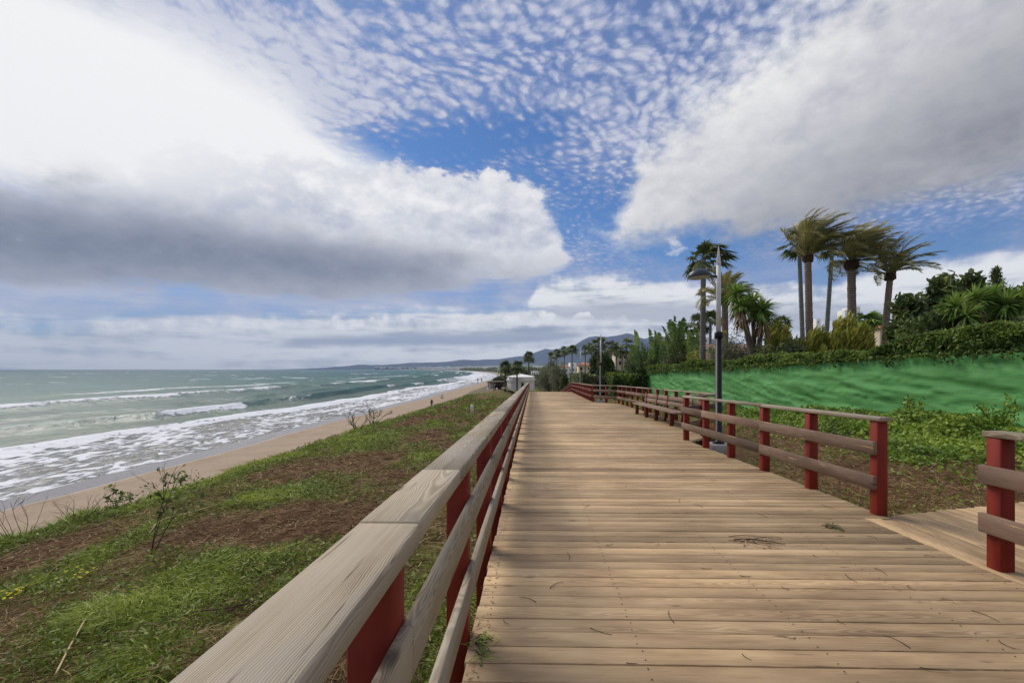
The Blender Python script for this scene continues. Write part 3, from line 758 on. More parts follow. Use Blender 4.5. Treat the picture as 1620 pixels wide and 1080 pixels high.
# ================================================================== fences
def lerp3(p, q, t): return np.asarray(p) * (1 - t) + np.asarray(q) * t
def fence(name, label, path, posts, cap_w, cap_t, side, mats, joints, group=None, cap_shift=0.0, post_w=.115, brackets=False, post_dn=.55, rail_t=.045, lap=0.0):
    """path: ground line of the posts (x, y); side: +1 when the rails hang on the left of the way along it"""
    path = [np.array(p, float) for p in path]
    P0 = path[0]
    root = empty(name, (P0[0], P0[1], float(deck_z(P0[1]))), label, 'fence', group)
    seg = [np.linalg.norm(path[i + 1] - path[i]) for i in range(len(path) - 1)]
    cum = np.concatenate([[0], np.cumsum(seg)])
    def pt(s):
        i = min(max(int(np.searchsorted(cum, s, 'right')) - 1, 0), len(seg) - 1)
        u = (path[i + 1] - path[i]) / seg[i]
        return path[i] + u * (s - cum[i]), u
    H = 1.08
    mr, mc, mp = mats
    for s in posts:
        p, u = pt(s); z = float(deck_z(p[1]))
        b = MB(); n = np.array([-u[1], u[0]])
        ax = [[0, 0, 1], [u[0], u[1], 0], [n[0], n[1], 0]]
        top = z + H - cap_t - .001; bot = z - post_dn
        b.obox([p[0], p[1], (top + bot) / 2], ax, [(top - bot) / 2, post_w / 2, post_w / 2], .006, random.random())
        b.build('post', mp, root)
        if brackets:
            b = MB(); b.board((p[0] + .06, p[1] + .10, z - .135), (p[0] + .26, p[1] + .10, z - .135), .07, .10, .004)
            b.build('bracket', mp, root)
    def boards(nm, jl, off, z, w, t, m, flat, ext=0.0):
        for s0, s1 in zip(jl[:-1], jl[1:]):
            # split at corners of the path
            cuts = [s0] + [c for c in cum if s0 + .05 < c < s1 - .05] + [s1]
            for c0, c1 in zip(cuts[:-1], cuts[1:]):
                mid = (c0 + c1) / 2; _, u = pt(mid); n = np.array([-u[1], u[0]]) * side
                i = min(max(int(np.searchsorted(cum, mid, 'right')) - 1, 0), len(seg) - 1)
                A = path[i] + u * (c0 + .0015 - cum[i]) + n * off; B = path[i] + u * (c1 - .0015 - cum[i]) + n * off
                b = MB(); jz = random.uniform(-.003, .003)
                a3 = (A[0], A[1], float(deck_z(A[1])) + z + jz); b3 = (B[0], B[1], float(deck_z(B[1])) + z + jz)
                if flat: b.board(a3, b3, w, t, .006, min(max(random.gauss(.5, .22), 0), 1))
                else:
                    d = np.array(b3) - np.array(a3); L = np.linalg.norm(d); d /= L
                    s_ = np.cross([0, 0, 1.], d); s_ /= np.linalg.norm(s_); up = np.cross(d, s_)
                    b.obox((np.array(a3) + np.array(b3)) / 2, [d, up, s_], [L / 2, w / 2, t / 2], .005, min(max(random.gauss(.5, .22), 0), 1))
                b.build(nm, m, root)
    capj, midj, lowj = joints
    boards('handrail', capj, cap_shift, H - cap_t / 2, cap_w, cap_t, mc, True)
    ro = post_w / 2 + rail_t / 2 + .002
    boards('rail', midj, ro, .738, .145, rail_t, mr, False)
    boards('rail', lowj, ro, .355, .15, rail_t, mr, False)
    return root
# seaward side: x = -0.3825 is the middle of the posts, rails on the deck side (right of travel: side -1)
ps = [1.25 + 1.40 * k + 2.5 for k in range(-2, 43)]
cj = [0.0, 1.32 + 2.5, 2.08 + 2.5, 3.38 + 2.5] + [5.82 + 2.5 + 2.36 * k for k in range(24)]
mj = [0.0] + [1.26 + 2.5 + 2.80 * k for k in range(22)]
lj = [0.0] + [2.65 + 2.5 + 2.80 * k for k in range(22)]
fence('boardwalk_fence', 'long seaward fence with wide weathered handrail and red posts along the left boardwalk edge',
      [(-.43, -2.5), (-.43, 62)], ps, .180, .064, -1, (M['rail'], M['rail'], M['red']), (cj, mj, lj), cap_shift=.012, brackets=True, post_dn=.62, post_w=.122, rail_t=.036)
RM = (M['rail_dark'], M['rail'], M['red'])
# near right corner, coming toward the viewer
fence('boardwalk_fence', 'short fence with red post cut by the right picture edge, nearest the viewer',
      [(3.68, 3.72), (3.72, -2.5)], [.06, 1.26, 2.46, 3.66, 4.86], .17, .045, -1, RM, ([-.03, 2.46, 4.9], [-.02, 2.46, 4.9], [-.02, 2.46, 4.9]), cap_shift=-.02)
bs = [.06] + [1.25 + 1.215 * k for k in range(5)]
fence('boardwalk_fence', 'right hand fence with flaking brown rails from the gap to the bench bay',
      [(3.835, 5.065), (3.75, 11.2)], bs[:5] + [6.11], .15, .045, 1, RM, ([-.05, 2.46, 4.9, 6.2], [-.0, 2.46, 4.9, 6.2], [0, 2.46, 4.9, 6.2]))
fence('boardwalk_fence', 'set back fence round the bench bay with its diagonal return beside the lamp',
      [(3.84, 11.32), (5.16, 12.75), (5.16, 27.4), (3.95, 28.9)], [.95, 2.035] + [3.25 + 1.2 * k for k in range(12)] + [17.55], .15, .045, 1, RM,
      ([0, 2.036, 4.45, 6.85, 9.25, 11.65, 14.05, 16.685, 18.6],) * 3, group=None)
fence('boardwalk_fence', 'distant right hand fence beyond the bench bay running over the crest of the boardwalk',
      [(3.87, 29.0), (4.42, 51), (4.3, 70)], [.06] + [1.25 + 1.2 * k for k in range(34)], .15, .045, 1, (M['brown_red'], M['rail'], M['red']),
      ([0] + [2.4 * k + 2.4 for k in range(8)] + [22.0, 24.4, 26.8, 29.2, 31.6, 34, 36.4, 38.8, 41],) * 3)

# ================================================================== bench
def bench():
    y0, y1 = 13.9, 19.6
    root = empty('bench', (4.6, 16.4, float(deck_z(16.4))), 'long plain wooden bench with dark stub legs set in the boardwalk bay', 'bench')
    def Z(y, h): return float(deck_z(y)) + h
    for k, x in enumerate((4.36, 4.53, 4.70)):
        b = MB(); b.board((x, y0, Z(y0, .44)), (x, y1, Z(y1, .44)), .155, .05, .005, .4 + .1 * k); b.build('seat_slat', M['bench'], root)
    for h in (.62, .80):
        b = MB(); d = np.array([0, y1 - y0, -.02 * (y1 - y0)]); L = np.linalg.norm(d); d /= L
        up = np.array([.16, .02, 1.0]); up /= np.linalg.norm(up); s = np.cross(d, up)
        b.obox([4.83 + (h - .62) * .16, (y0 + y1) / 2, Z((y0 + y1) / 2, h)], [d, up, s], [L / 2, .072, .022], .005, .5); b.build('back_board', M['bench'], root)
    for y in (14.55, 16.35, 17.7, 19.3):
        b = MB(); b.box(4.36, 4.48, y - .07, y + .07, Z(y, 0), Z(y, .414), .006, .5, 2); b.build('leg', M['brown_red'], root)
        b = MB(); b.obox([4.80, y, Z(y, .44)], [[.13, 0, 1], [0, 1, 0], [-1, 0, .13]], [.45, .05, .035], .006, .4); b.build('back_support', M['brown_red'], root)
bench()

# ================================================================== lamps
def lamp():
    H0 = 1.83; H = 4.72
    root = empty('street_lamp', (0, 0, 0), 'nearest street lamp, dark below and grey above, rising beside the bench bay', 'street lamp', 'street lamps along the landward side')
    b = MB(); b.box(-.26, .26, -.26, .26, -.30, .05, .02); b.build('footing', M['concrete'], root)
    b = MB(); b.tube([(0, 0, .05), (0, 0, .09), (0, 0, .10), (0, 0, 2.62)], [.13, .13, .075, .072], 16); b.build('lower_pole', M['pole_black'], root)
    b = MB(); b.tube([(0, 0, 2.52), (0, 0, 2.54), (0, 0, 2.66), (0, 0, 2.68)], [.073, .092, .092, .073], 16); b.build('collar', M['pole_black'], root)
    b = MB(); b.box(.075, .19, -.015, .015, 2.66, 2.70, .004); b.build('bracket', M['yellow_tape'], root)
    b = MB(); b.tube([(0, 0, 2.67), (0, 0, 4.26)], [.056, .050], 16); b.build('upper_pole', M['pole_grey'], root)
    b = MB(); b.tube([(0, 0, 4.26), (0, 0, 4.28), (0, 0, 4.66), (0, 0, 4.72)], [.050, .058, .012, .004], 14); b.build('finial', M['pole_white'], root)
    b = MB(); b.tube([(-.04, 0, 3.985), (-.20, 0, 4.00), (-.30, 0, 4.0)], [.032, .03, .045], 10); b.build('arm', M['lamp_grey'], root)
    cx, cz = -.46, 3.965
    th = np.linspace(0, 2 * PI, 28)
    prof = [(.262, 0), (.268, .022), (.26, .06), (.226, .122), (.158, .172), (.075, .196), (.0, .20)]
    V = np.array([[(cx + r * math.cos(a), r * math.sin(a) * .92, cz + h - .10 * (r * math.cos(a) / .26) * -.18) for a in th] for r, h in prof])
    b = MB(); b.grid(V, flip=False); b.build('lamp_shade', M['lamp_grey'], root, smooth=True)
    prof = [(.26, .004), (.235, -.012), (.17, -.032), (.08, -.045), (0, -.048)]
    V = np.array([[(cx + r * math.cos(a), r * math.sin(a) * .92, cz + h + .018 * (r * math.cos(a) / .26)) for a in th] for r, h in prof])
    b = MB(); b.grid(V, flip=True); b.build('lamp_glass', M['lamp_glass'], root, smooth=True)
    return root
L0 = lamp()
def put_lamp(o, x, y, z, label, rz=0):
    o.location = (x, y, z); o.rotation_euler = (0, 0, rz); o['label'] = label
put_lamp(L0, 4.40, 10.85, float(deck_z(10.85)) - .08, L0['label'])
for x, y, lab, rz in ((4.80, 32.0, 'middle street lamp standing behind the distant fence, before the dark broad tree', 2.6), (4.72, 44.5, 'farthest street lamp, a thin pole near the boardwalk crest', 2.6)):
    put_lamp(copy_tree(L0), x, y, float(deck_z(y)) - .08, lab, rz)

# ================================================================== green screen on the garden wall
ysr = np.arange(-6, 47.3, .07); zsr = np.linspace(0, 1, 40)
YY, ZZ = np.meshgrid(ysr, zsr, indexing='ij')
bot = gz(np.full_like(ysr, 11.85), ysr, False) - .25; topz = CAM[2] + .68 - .02 * ysr + (fbm(ysr * .25, ysr * 0, 3, 3) - .5) * .16
zw = bot[:, None] + (topz - bot)[:, None] * ZZ
def wr(a, z):
    q = a * .9 + z * 1.1
    w = (fbm(q * .38, z * 1.9 - a * .36, 3, 81) - .5) * .36
    rid = 1 - np.abs(fbm(a * .26 + z * .8, z * 2.4 - a * .34, 3, 83) * 2 - 1)
    w = w - .16 * np.clip(rid - .76, 0, 1) ** 1.2 * 3.0
    rid2 = 1 - np.abs(fbm(a * .5 + z * 1.2, z * 5.0 - a * .62, 2, 85) * 2 - 1)
    return w - .05 * np.clip(rid2 - .7, 0, 1) * 3
xw = 12.0 + .62 * wr(YY, zw) * (.35 + .65 * np.sin(np.clip(ZZ, 0, 1) * PI) ** .6)
root = empty('screen_fence', (12, 20, float(gz(11.85, 20, False))), 'long wrinkled bright green windbreak fabric fence along the garden', 'screen fence')
b = MB(); b.grid(np.stack([xw, YY, zw], -1), flip=True); b.grid(np.stack([xw + .012, YY, zw], -1))
b.build('fabric', M['screen'], root, smooth=True)
for k, yp in enumerate(np.arange(-5, 47.4, 3.25)):
    b = MB(); z0 = float(gz(11.9, yp, False)) - .2; b.tube([(12.24, yp, z0), (12.24, yp, CAM[2] + .52 - .02 * yp)], .03, 8); b.build('post', M['dark_timber'], root)
# end return toward the garden
yv = 47.25; xr_ = np.linspace(12.0, 14.5, 30); Xr, Zr = np.meshgrid(xr_, zsr, indexing='ij')
# ================================================================== plants
def unit(v): return v / (np.linalg.norm(v, axis=-1, keepdims=True) + 1e-9)
def rnd_dirs(n, rng=RNG):
    return unit(rng.normal(size=(n, 3)))
def leaves(b, pos, L, W, nrm_bias=(0, 0, .5), tint=None, K=1, prof=(.75, .55), droop=.0, rng=RNG):
    n = len(pos); d = unit(rnd_dirs(n) + np.array([0, 0, .15])); nb = unit(rnd_dirs(n) + np.array(nrm_bias) * 1.5)
    s = unit(np.cross(d, nb)); bend = np.tile([0, 0, -droop], (n, 1))
    t = RNG.random(n) if tint is None else tint
    b.blades(pos, d, s, L * (.6 + .8 * RNG.random(n)), W * (.6 + .8 * RNG.random(n)), bend, K, prof, t)
def clump_points(centers, radii, n, shell=.55):
    """points through several ellipsoid clumps, denser toward each outside"""
    centers = np.asarray(centers, float); radii = np.asarray(radii, float)
    vol = radii.prod(1) ** (2 / 3); k = RNG.choice(len(centers), n, p=vol / vol.sum())
    r = (shell ** 3 + (1 - shell ** 3) * RNG.random(n)) ** (1 / 3)
    jit = 1 + .22 * (RNG.random(n) - .5)
    return centers[k] + rnd_dirs(n) * radii[k] * (r * jit)[:, None], k
def g0(x, y): return float(gz(x, y, False))

# --- grass over the bank
def sample_ground(n, xr, yr, power, yoff=1.2):
    u = RNG.random(n); a, c = (yr[0] + yoff), (yr[1] + yoff)
    if abs(power - 1) < 1e-6: yy = a * (c / a) ** u - yoff
    else:
        k = 1 - power; yy = (a ** k + u * (c ** k - a ** k)) ** (1 / k) - yoff
    return xr[0] + RNG.random(n) * (xr[1] - xr[0]), yy
WIND = np.array([.75, .12, 0])
b = MB()
x, y = sample_ground(640000, (-12.3, -.42), (.6, 75), 1.35)
g = green_at(x, y); keep = RNG.random(len(x)) < np.clip((g - .38) * 3.4, .02, 1)
x, y, g = x[keep], y[keep], g[keep]
lush = sst(.5, .95, g + (fbm(x * 1.6, y * 1.6, 3, 12) - .5) * .5)
z = gz(x, y) - .01
n = len(x); sc = 1 + y / 26
hd = RNG.random(n) * 2 * PI; lean = .35 + .75 * RNG.random(n)
flow = fbm(x * .6, y * .6, 2, 55) * 2 * PI * 1.6
hx = np.cos(hd) * .55 + np.cos(flow) * .65 + .25; hy = np.sin(hd) * .55 + np.sin(flow) * .65
d = unit(np.stack([hx * lean, hy * lean, .75 + .3 * RNG.random(n)], -1))
side = unit(np.cross(d, np.stack([RNG.normal(size=n), RNG.normal(size=n), np.full(n, .4)], -1)))
bend = np.stack([hx * .7, hy * .7, -.35 - .6 * RNG.random(n)], -1)
Lb = (.05 + .30 * lush * (.5 + RNG.random(n))) * (.85 + .15 * sc)
tint = np.clip(.18 + .5 * RNG.random(n) + .28 * lush + (fbm(x * .9, y * .9, 3, 14) - .5) * .7, 0, 1)
nr = y < 13
for sel, K in ((nr, 3), (~nr, 2)):
    b.blades(np.stack([x, y, z], -1)[sel], d[sel], side[sel], Lb[sel], (.0052 * (1 + y / 5.5) * (.7 + .6 * RNG.random(n)))[sel], bend[sel], K, None, tint[sel])
tag(b.build('grass', M['grass']), 'windswept green grass over the bank between fence and beach', 'grass', kind='stuff')
# --- dry stalks lying on the soil
b = MB()
x, y = sample_ground(150000, (-12, -.42), (.7, 60), 1.45)
g = green_at(x, y); keep = RNG.random(len(x)) < np.clip(.95 - (g - .3) * 1.5, .18, 1)
x, y = x[keep], y[keep]; n = len(x); th = RNG.random(n) * 2 * PI
d = unit(np.stack([np.cos(th), np.sin(th), RNG.normal(size=n) * .22 + .05], -1))
z = gz(x, y) + .008 + .03 * RNG.random(n)
side = unit(np.cross(d, rnd_dirs(n) + np.array([0, 0, .8])))
b.blades(np.stack([x, y, z], -1), d, side, (.05 + .24 * RNG.random(n) ** 2) * (1 + y / 40), .0042 * (1 + y / 5), np.stack([RNG.normal(size=n) * .2, RNG.normal(size=n) * .2, -.1 + 0 * x], -1), 2, (.8, 1, .6), np.clip(RNG.random(n) ** 1.3 * .9 + (fbm(x, y, 3, 19) - .5) * .5, 0, 1))
tag(b.build('dry_stalks', M['straw']), 'cut dry stalks and straw scattered over the soil of the bank', 'straw', kind='stuff')
# --- low broad leaved weeds on the bank
b = MB()
x, y = sample_ground(90000, (-12.4, -.45), (1.0, 80), 1.05)
g = green_at(x, y) + (fbm(x * 2.2, y * 2.2, 3, 91) - .5) * .6; keep = g > .52
x, y = x[keep], y[keep]; n = len(x)
leaves(b, np.stack([x, y, gz(x, y) + .02 + .07 * RNG.random(n) * (1 + y / 30)], -1), .035 * (1 + y / 14), .022 * (1 + y / 14), (0, 0, .6), np.clip(RNG.random(n) * .8 + (fbm(x * .8, y * .8, 2, 8) - .4) * .5, 0, 1))
tag(b.build('low_weeds', M['lowweed']), 'low leafy weeds mixed into the bank grass', 'weeds', kind='stuff')
# --- weeds and soil plants on the landward side
b = MB()
n = 260000; x = 3.95 + RNG.random(n) * 7.9; y = sample_ground(n, (0, 1), (2.0, 46), 1.0)[1]
dens = .03 + .95 * sst(7.5, 9.6, x + (fbm(x * .7, y * .5, 3, 20) - .5) * 3.4) + .42 * np.exp(-((x - 4.35) / .5) ** 2) * (fbm(x, y * .8, 2, 6) > .5)
dens = dens * (.35 + .65 * sst(.3, .55, fbm(x * .9, y * .9, 3, 21)))
keep = (RNG.random(n) < dens) & ~((x < 9.6) & (y > 3.1 + .285 * (x - 3.7)) & (y < 5.35 + .285 * (x - 3.7))) & ~((x < 5.6) & (y > 11) & (y < 29.3))
x, y = x[keep], y[keep]; n = len(x)
mound = .05 + .30 * sst(8.6, 10.8, x) * (.1 + 1.5 * sst(.35, .7, fbm(x * 1.2, y * 1.0, 3, 23))) + .12 * fbm(x * 2, y * 2, 2, 4)
zz = gz(x, y) + mound * (1 - RNG.random(n) ** 2.2 * .8)
leaves(b, np.stack([x, y, zz], -1), .060 * (1 + y / 50) * sst(2, 9, x), .060 * (1 + y / 50) * sst(2, 9, x), (-.25, -.2, .75), np.clip(.15 + .6 * RNG.random(n) + (fbm(x * 1.1, y * 1.1, 3, 25) - .5) * .9, 0, 1), 2, (.45, 1, .5), .25)
tag(b.build('leafy_weeds', M['weed']), 'bright green leafy weeds heaped along the foot of the green screen', 'weeds', kind='stuff')
b = MB()
n = 60000; x = 3.9 + RNG.random(n) * 8; y = sample_ground(n, (0, 1), (2.0, 46), 1.2)[1]
keep = ~((x < 9.6) & (y > 3.1 + .285 * (x - 3.7)) & (y < 5.3 + .285 * (x - 3.7))) & ~((x < 5.6) & (y > 11) & (y < 29.3)); x, y = x[keep], y[keep]; n = len(x)
th = RNG.random(n) * 2 * PI; d = unit(np.stack([np.cos(th), np.sin(th), .15 + RNG.normal(size=n) * .3], -1)); side = unit(np.cross(d, rnd_dirs(n) + np.array([0, 0, .8])))
b.blades(np.stack([x, y, gz(x, y) + .02], -1), d, side, .06 + .22 * RNG.random(n) ** 2, .007 * (1 + y / 14), None, 1, (.9, .5), RNG.random(n))
tag(b.build('dry_litter', M['straw']), 'dry brown plant litter on the soil beside the right hand fence', 'litter', kind='stuff')

# --- tall weeds before the screen
def tall_weed(x, y, h, label, seed):
    b = MB(); z = g0(x, y) + .1
    for k in range(7):
        a = random.uniform(0, 6.28); tip = np.array([x + math.cos(a) * .28 * h, y + math.sin(a) * .28 * h, z + h * random.uniform(.5, .9)])
        b0 = np.array([x, y, z]); mid = (b0 + tip) / 2 + np.array([0, 0, .08])
        b.tube([b0, mid, tip], [.01, .008, .004], 5, .3)
        p = np.concatenate([lerp3(b0, mid, np.linspace(.3, 1, 16)[:, None]), lerp3(mid, tip, np.linspace(0, 1, 24)[:, None])]) + RNG.normal(size=(40, 3)) * .05
        leaves(b, p, .085, .055, (-.2, -.2, .4))
    tag(b.build('tall_weed', M['weed'], origin=(x, y, z - .1)), label, 'weed', 'tall weeds before the green screen')
tall_weed(11.3, 13.9, 1.15, 'tall leafy weed standing up before the green screen right of the red end post', 1)
tall_weed(11.2, 11.2, 1.35, 'tall leafy weed at the right picture edge before the green screen', 2)
tall_weed(11.4, 16.9, .75, 'shorter leafy weed before the green screen above the fence rail', 3)

# --- hedge above the screen
def hedge(name, label, x0, x1, y0, y1, zt, zb, n, L=.12, W=.075, m='hedge', seed=3):
    b = MB()
    y = y0 + (y1 - y0) * RNG.random(n) ** 1.35; x = x0 + (x1 - x0) * RNG.random(n)
    top = np.array([zt(a) for a in y]); bot = np.array([zb(a) for a in y])
    bump = (fbm(y * .9, x * .9, 4, seed) - .5) * .42 + (fbm(y * 2.6, x * 2.6, 3, seed + 1) - .5) * .22
    u = RNG.random(n); u = np.where(RNG.random(n) < .45, 1 - (1 - u) ** 3 * .3, u)
    face = RNG.random(n) < .5; x = np.where(face, x0 + (fbm(y * 1.5, u * 3, 3, seed + 2) - .55) * .5 + RNG.random(n) * .15, x)
    z = bot + (top + bump - bot) * u
    low = RNG.random(n) < .035; x = np.where(low, x0 - .05 - .15 * RNG.random(n), x); z = np.where(low, bot - RNG.random(n) ** 2 * .28 * (fbm(y * 2.0, y * 0, 3, 44) > .5), z)
    tint = np.clip(.12 + .55 * RNG.random(n) + .3 * u + (fbm(y * .7, z * 1.5, 3, seed + 5) - .5) * .6, 0, 1)
    leaves(b, np.stack([x, y, z], -1), L * (.75 + y / 45), W * (.75 + y / 45), (-.3, -.1, .5), tint, 2, (.5, 1, .3), .15)
    return tag(b.build(name, M[m], origin=((x0 + x1) / 2, y0, zb(y0))), label, 'hedge')
ht = lambda a: CAM[2] + .98 + .12 * math.sin(a * .6) - .0165 * a + .30 * float(1 - sst(11, 17, a))
hedge('hedge', 'long dark leafy hedge hanging over the top of the green screen', 11.95, 13.5, 5.5, 46.8, ht, lambda a: CAM[2] + .72 - .02 * a, 95000, .085, .055)
hedge('hedge', 'clipped dark hedge block left of the green screen end behind the distant fence', 8.4, 12.6, 47.0, 62, lambda a: 1.5 - .55, lambda a: g0(10, a) - .2, 16000, .14, .09, 'hedge', 13)
hedge('hedge', 'low clipped hedge behind the middle street lamp', 5.6, 8.6, 50.5, 66, lambda a: 1.5 - .75, lambda a: g0(8, a) - 2.2, 12000, .14, .09, 'fartree', 23)

# --- palms -----------------------------------------------------------------
def trunk_tube(b, p0, p1, r0, r1, bow=(0, 0, 0), n=18, rings=.03, sides=14, flare=1.25):
    t = np.linspace(0, 1, n * 4)[:, None]
    c = np.asarray(p0) * (1 - t) + np.asarray(p1) * t + np.asarray(bow) * np.sin(t * PI)
    r = (r0 * (1 - t) + r1 * t)[:, 0] * (1 + (flare - 1) * np.exp(-t[:, 0] * 14)) * (1 + rings * np.sin(t[:, 0] * n * 6.28) + .02 * RNG.normal(size=len(t)))
    b.tube(c, r, sides, .5)
def feather_crown(b, c, nf, L, wind, leaf, wleaf, up=(.15, 1.2), per=46, gust=1.0, seed=0, tintb=0.0, azr=(0, 2 * PI), rach=None, wy=.2):
    for k in range(nf):
        az = azr[0] + (azr[1] - azr[0]) * (k + random.random()) / nf * 1.0 if azr[1] - azr[0] < 6.2 else k * 2.39996 + random.uniform(-.2, .2)
        el = random.uniform(*up)
        d0 = np.array([math.cos(az) * math.cos(el), math.sin(az) * math.cos(el), math.sin(el)])
        Lf = L * random.uniform(.75, 1.1)
        t = np.linspace(0, 1, 14)
        w = wind * gust * random.uniform(.6, 1.25)
        p = np.asarray(c) + Lf * (d0[None] * (t - .18 * t ** 2)[:, None] + np.array([w, wy * w, 0])[None] * (t ** 2)[:, None] * .75 + np.array([0, 0, -1.])[None] * (t ** 2.4)[:, None] * (.06 + .42 * max(0, math.cos(el)) ** 2 * random.uniform(.2, 1)))
        seg = np.linalg.norm(np.diff(p, axis=0), axis=1).sum(); p = np.asarray(c) + (p - np.asarray(c)) * (Lf / seg)
        b.tube(p, np.linspace(.035, .006, 14) * L / 3.2, 4, .55, cap=False)
        tt = np.linspace(.16, .995, per); q = np.stack([np.interp(tt, t, p[:, i]) for i in range(3)], -1)
        tan = unit(np.gradient(q, axis=0)); upv = np.array([0, 0, 1.]); sd_ = unit(np.cross(tan, upv[None] + 1e-3))
        nr = unit(np.cross(sd_, tan))
        for s in (-1, 1):
            dl = unit(tan * .75 + sd_ * s * .75 + nr * .28 + RNG.normal(size=q.shape) * .10 + np.array([w * .45, 0, 0]))
            ll = leaf * (.35 + .65 * np.sin(np.clip(tt * 1.02, 0, 1) * PI) ** .6) * (.85 + .3 * RNG.random(per))
            sv = unit(np.cross(dl, nr + RNG.normal(size=q.shape) * .35))
            b.blades(q, dl, sv, ll, wleaf, np.tile([w * .30, 0, -.22], (per, 1)), 2, (.7, 1, .12), np.clip(.25 + .5 * RNG.random(per) + tintb + random.uniform(-.18, .18), 0, 1))
def feather_palm(label, u, vb, vk, Y, trunk_w, L, nf, lean_u=0, wind=.75, group='tall feather palms behind the screen', knob=1.25, bow=0.0, leaf=.5, up=(.15, 1.3), tm='palm_trunk', gust=1.0, tintb=0.0):
    pk = at(u + lean_u, vk, Y); x0 = at(u, vb, Y)[0]; base = np.array([x0, Y, g0(x0, Y) - .1])
    root = empty('palm_tree', base, label, 'palm', group)
    b = MB(); trunk_tube(b, base, pk, trunk_w * .5, trunk_w * .42, (bow, 0, 0), rings=.018); b.build('trunk', M[tm], root, smooth=True)
    r = trunk_w * .5 * (1 + (knob - 1) * .5)
    b = MB(); tz = np.linspace(0, 1, 22); prof = r * np.sin(np.clip(tz * .92 + .08, 0, 1) * PI) ** .45 * (1 + .09 * np.sin(tz * 60))
    b.tube(np.stack([np.full(22, pk[0]), np.full(22, pk[1]), pk[2] - r * .6 + tz * r * 2.1], -1), np.maximum(prof, .05), 16)
    for k in range(60):
        a = k * 2.4; h = random.uniform(-.3, 1.3) * r; e = np.array([math.cos(a), math.sin(a), 0])
        b.tube([pk + e * r * .85 + [0, 0, h], pk + e * r * 1.12 + [0, 0, h + .14 * r], pk + e * r * 1.1 + [0, 0, h + .35 * r]], [.06 * r / .3, .04 * r / .3, .02 * r / .3], 4, .5)
    b.build('crown_base', M['knob'], root)
    b = MB(); feather_crown(b, pk + np.array([0, 0, r * 1.1]), nf, L, wind, leaf, .042, up, gust=gust, tintb=tintb); b.build('crown', M['palm'], root)
    return root
feather_palm('tall feather palm with the leftmost thick crown, its fronds blown upward to the right', 1283, 530, 413, 30, .47, 3.45, 62, -5, .7, knob=1.35, leaf=.72, up=(.55, 1.52), tintb=.05)
feather_palm('stoutest feather palm with a ragged brown crown swept to the right, middle of three', 1349, 520, 424, 30, .55, 3.5, 66, -2, .85, knob=1.5, leaf=.72, up=(.2, 1.5), tintb=.14)
feather_palm('shorter feather palm with an open drooping crown, rightmost of the three', 1397, 530, 441, 29, .41, 3.0, 32, 11, .7, knob=1.6, leaf=.5, up=(.25, 1.4), bow=-.1, tintb=.05)
feather_palm('squat feather palm with an upswept crown behind the near lamp pole', 1147, 545, 481, 33, .5, 2.4, 46, 0, .25, knob=1.3, leaf=.55, up=(.1, 1.5), tintb=.05)

def fan_crown(b, c, nf, L, wind, rr, up=(-.6, 1.4), tintb=0, skirt=0):
    for k in range(nf):
        az = k * 2.39996; el = random.uniform(*up)
        d0 = np.array([math.cos(az) * math.cos(el), math.sin(az) * math.cos(el), math.sin(el)])
        w = wind * random.uniform(.5, 1.2); Lf = L * random.uniform(.7, 1.1)
        t = np.linspace(0, 1, 6)[:, None]
        p = np.asarray(c) + Lf * (d0 * t + np.array([w, .1 * w, -.25]) * t ** 2 * .6)
        b.tube(p, np.linspace(.02, .012, 6), 4, .5, cap=False)
        tan = unit((p[-1] - p[-2])[None])[0]; sd_ = np.cross(tan, [0, 0, 1.]); sd_ /= np.linalg.norm(sd_) + 1e-6; nr = np.cross(sd_, tan)
        m = 20; an = np.linspace(-1.9, 1.9, m)
        dl = unit(tan[None] * np.cos(an)[:, None] + sd_[None] * np.sin(an)[:, None] + nr[None] * .15 + RNG.normal(size=(m, 3)) * .07 + np.array([w * .5, 0, -.1]))
        sv = unit(np.cross(dl, nr[None] + RNG.normal(size=(m, 3)) * .25))
        b.blades(np.tile(p[-1], (m, 1)), dl, sv, rr * (.75 + .35 * RNG.random(m)), rr * .15, np.tile([w * .4, 0, -.4], (m, 1)), 2, (.5, 1, .15), np.clip(.2 + .55 * RNG.random(m) + tintb + random.uniform(-.2, .2), 0, 1))
def fan_palm(label, u0, vb, u1, vk, Y, tw, L, nf, rr, wind=.6, group='slender fan palms', up=(-.6, 1.4), m='washi', tm='palm_trunk_grey', base=None, tintb=0):
    pk = at(u1, vk, Y); x0 = at(u0, vb, Y)[0]
    base = np.array([x0, Y, g0(x0, Y) - .1]) if base is None else base
    root = empty('fan_palm', base, label, 'palm', group)
    b = MB(); trunk_tube(b, base, pk, tw * .5, tw * .36, (0, 0, 0), n=26, rings=.02, sides=10, flare=1.4); b.build('trunk', M[tm], root, smooth=True)
    b = MB(); fan_crown(b, pk, nf, L, wind, rr, up, tintb); b.build('crown', M[m], root)
    return root
fan_palm('slender fan palm with a small torn crown close left of the thick feather palm trunk', 1273, 520, 1264, 384, 38, .40, 1.0, 26, .75, -.15)
fan_palm('slender leaning fan palm between the two thickest feather palms', 1301, 520, 1317, 388, 37, .38, 1.0, 20, .7, .5)
fan_palm('slender fan palm with a ragged wind blown crown beside the near lamp head', 1111, 545, 1113, 410, 36, .52, 1.25, 34, .95, .55, up=(-.4, 1.4))
fan_palm('small fan palm low between the near lamp and the slender palm', 1123, 560, 1124, 508, 44, .32, .8, 20, .8, .1, tintb=-.1)
fan_palm('small fan palm rising behind the strelitzia clump', 1103, 560, 1104, 512, 46, .32, .9, 20, .85, .2)

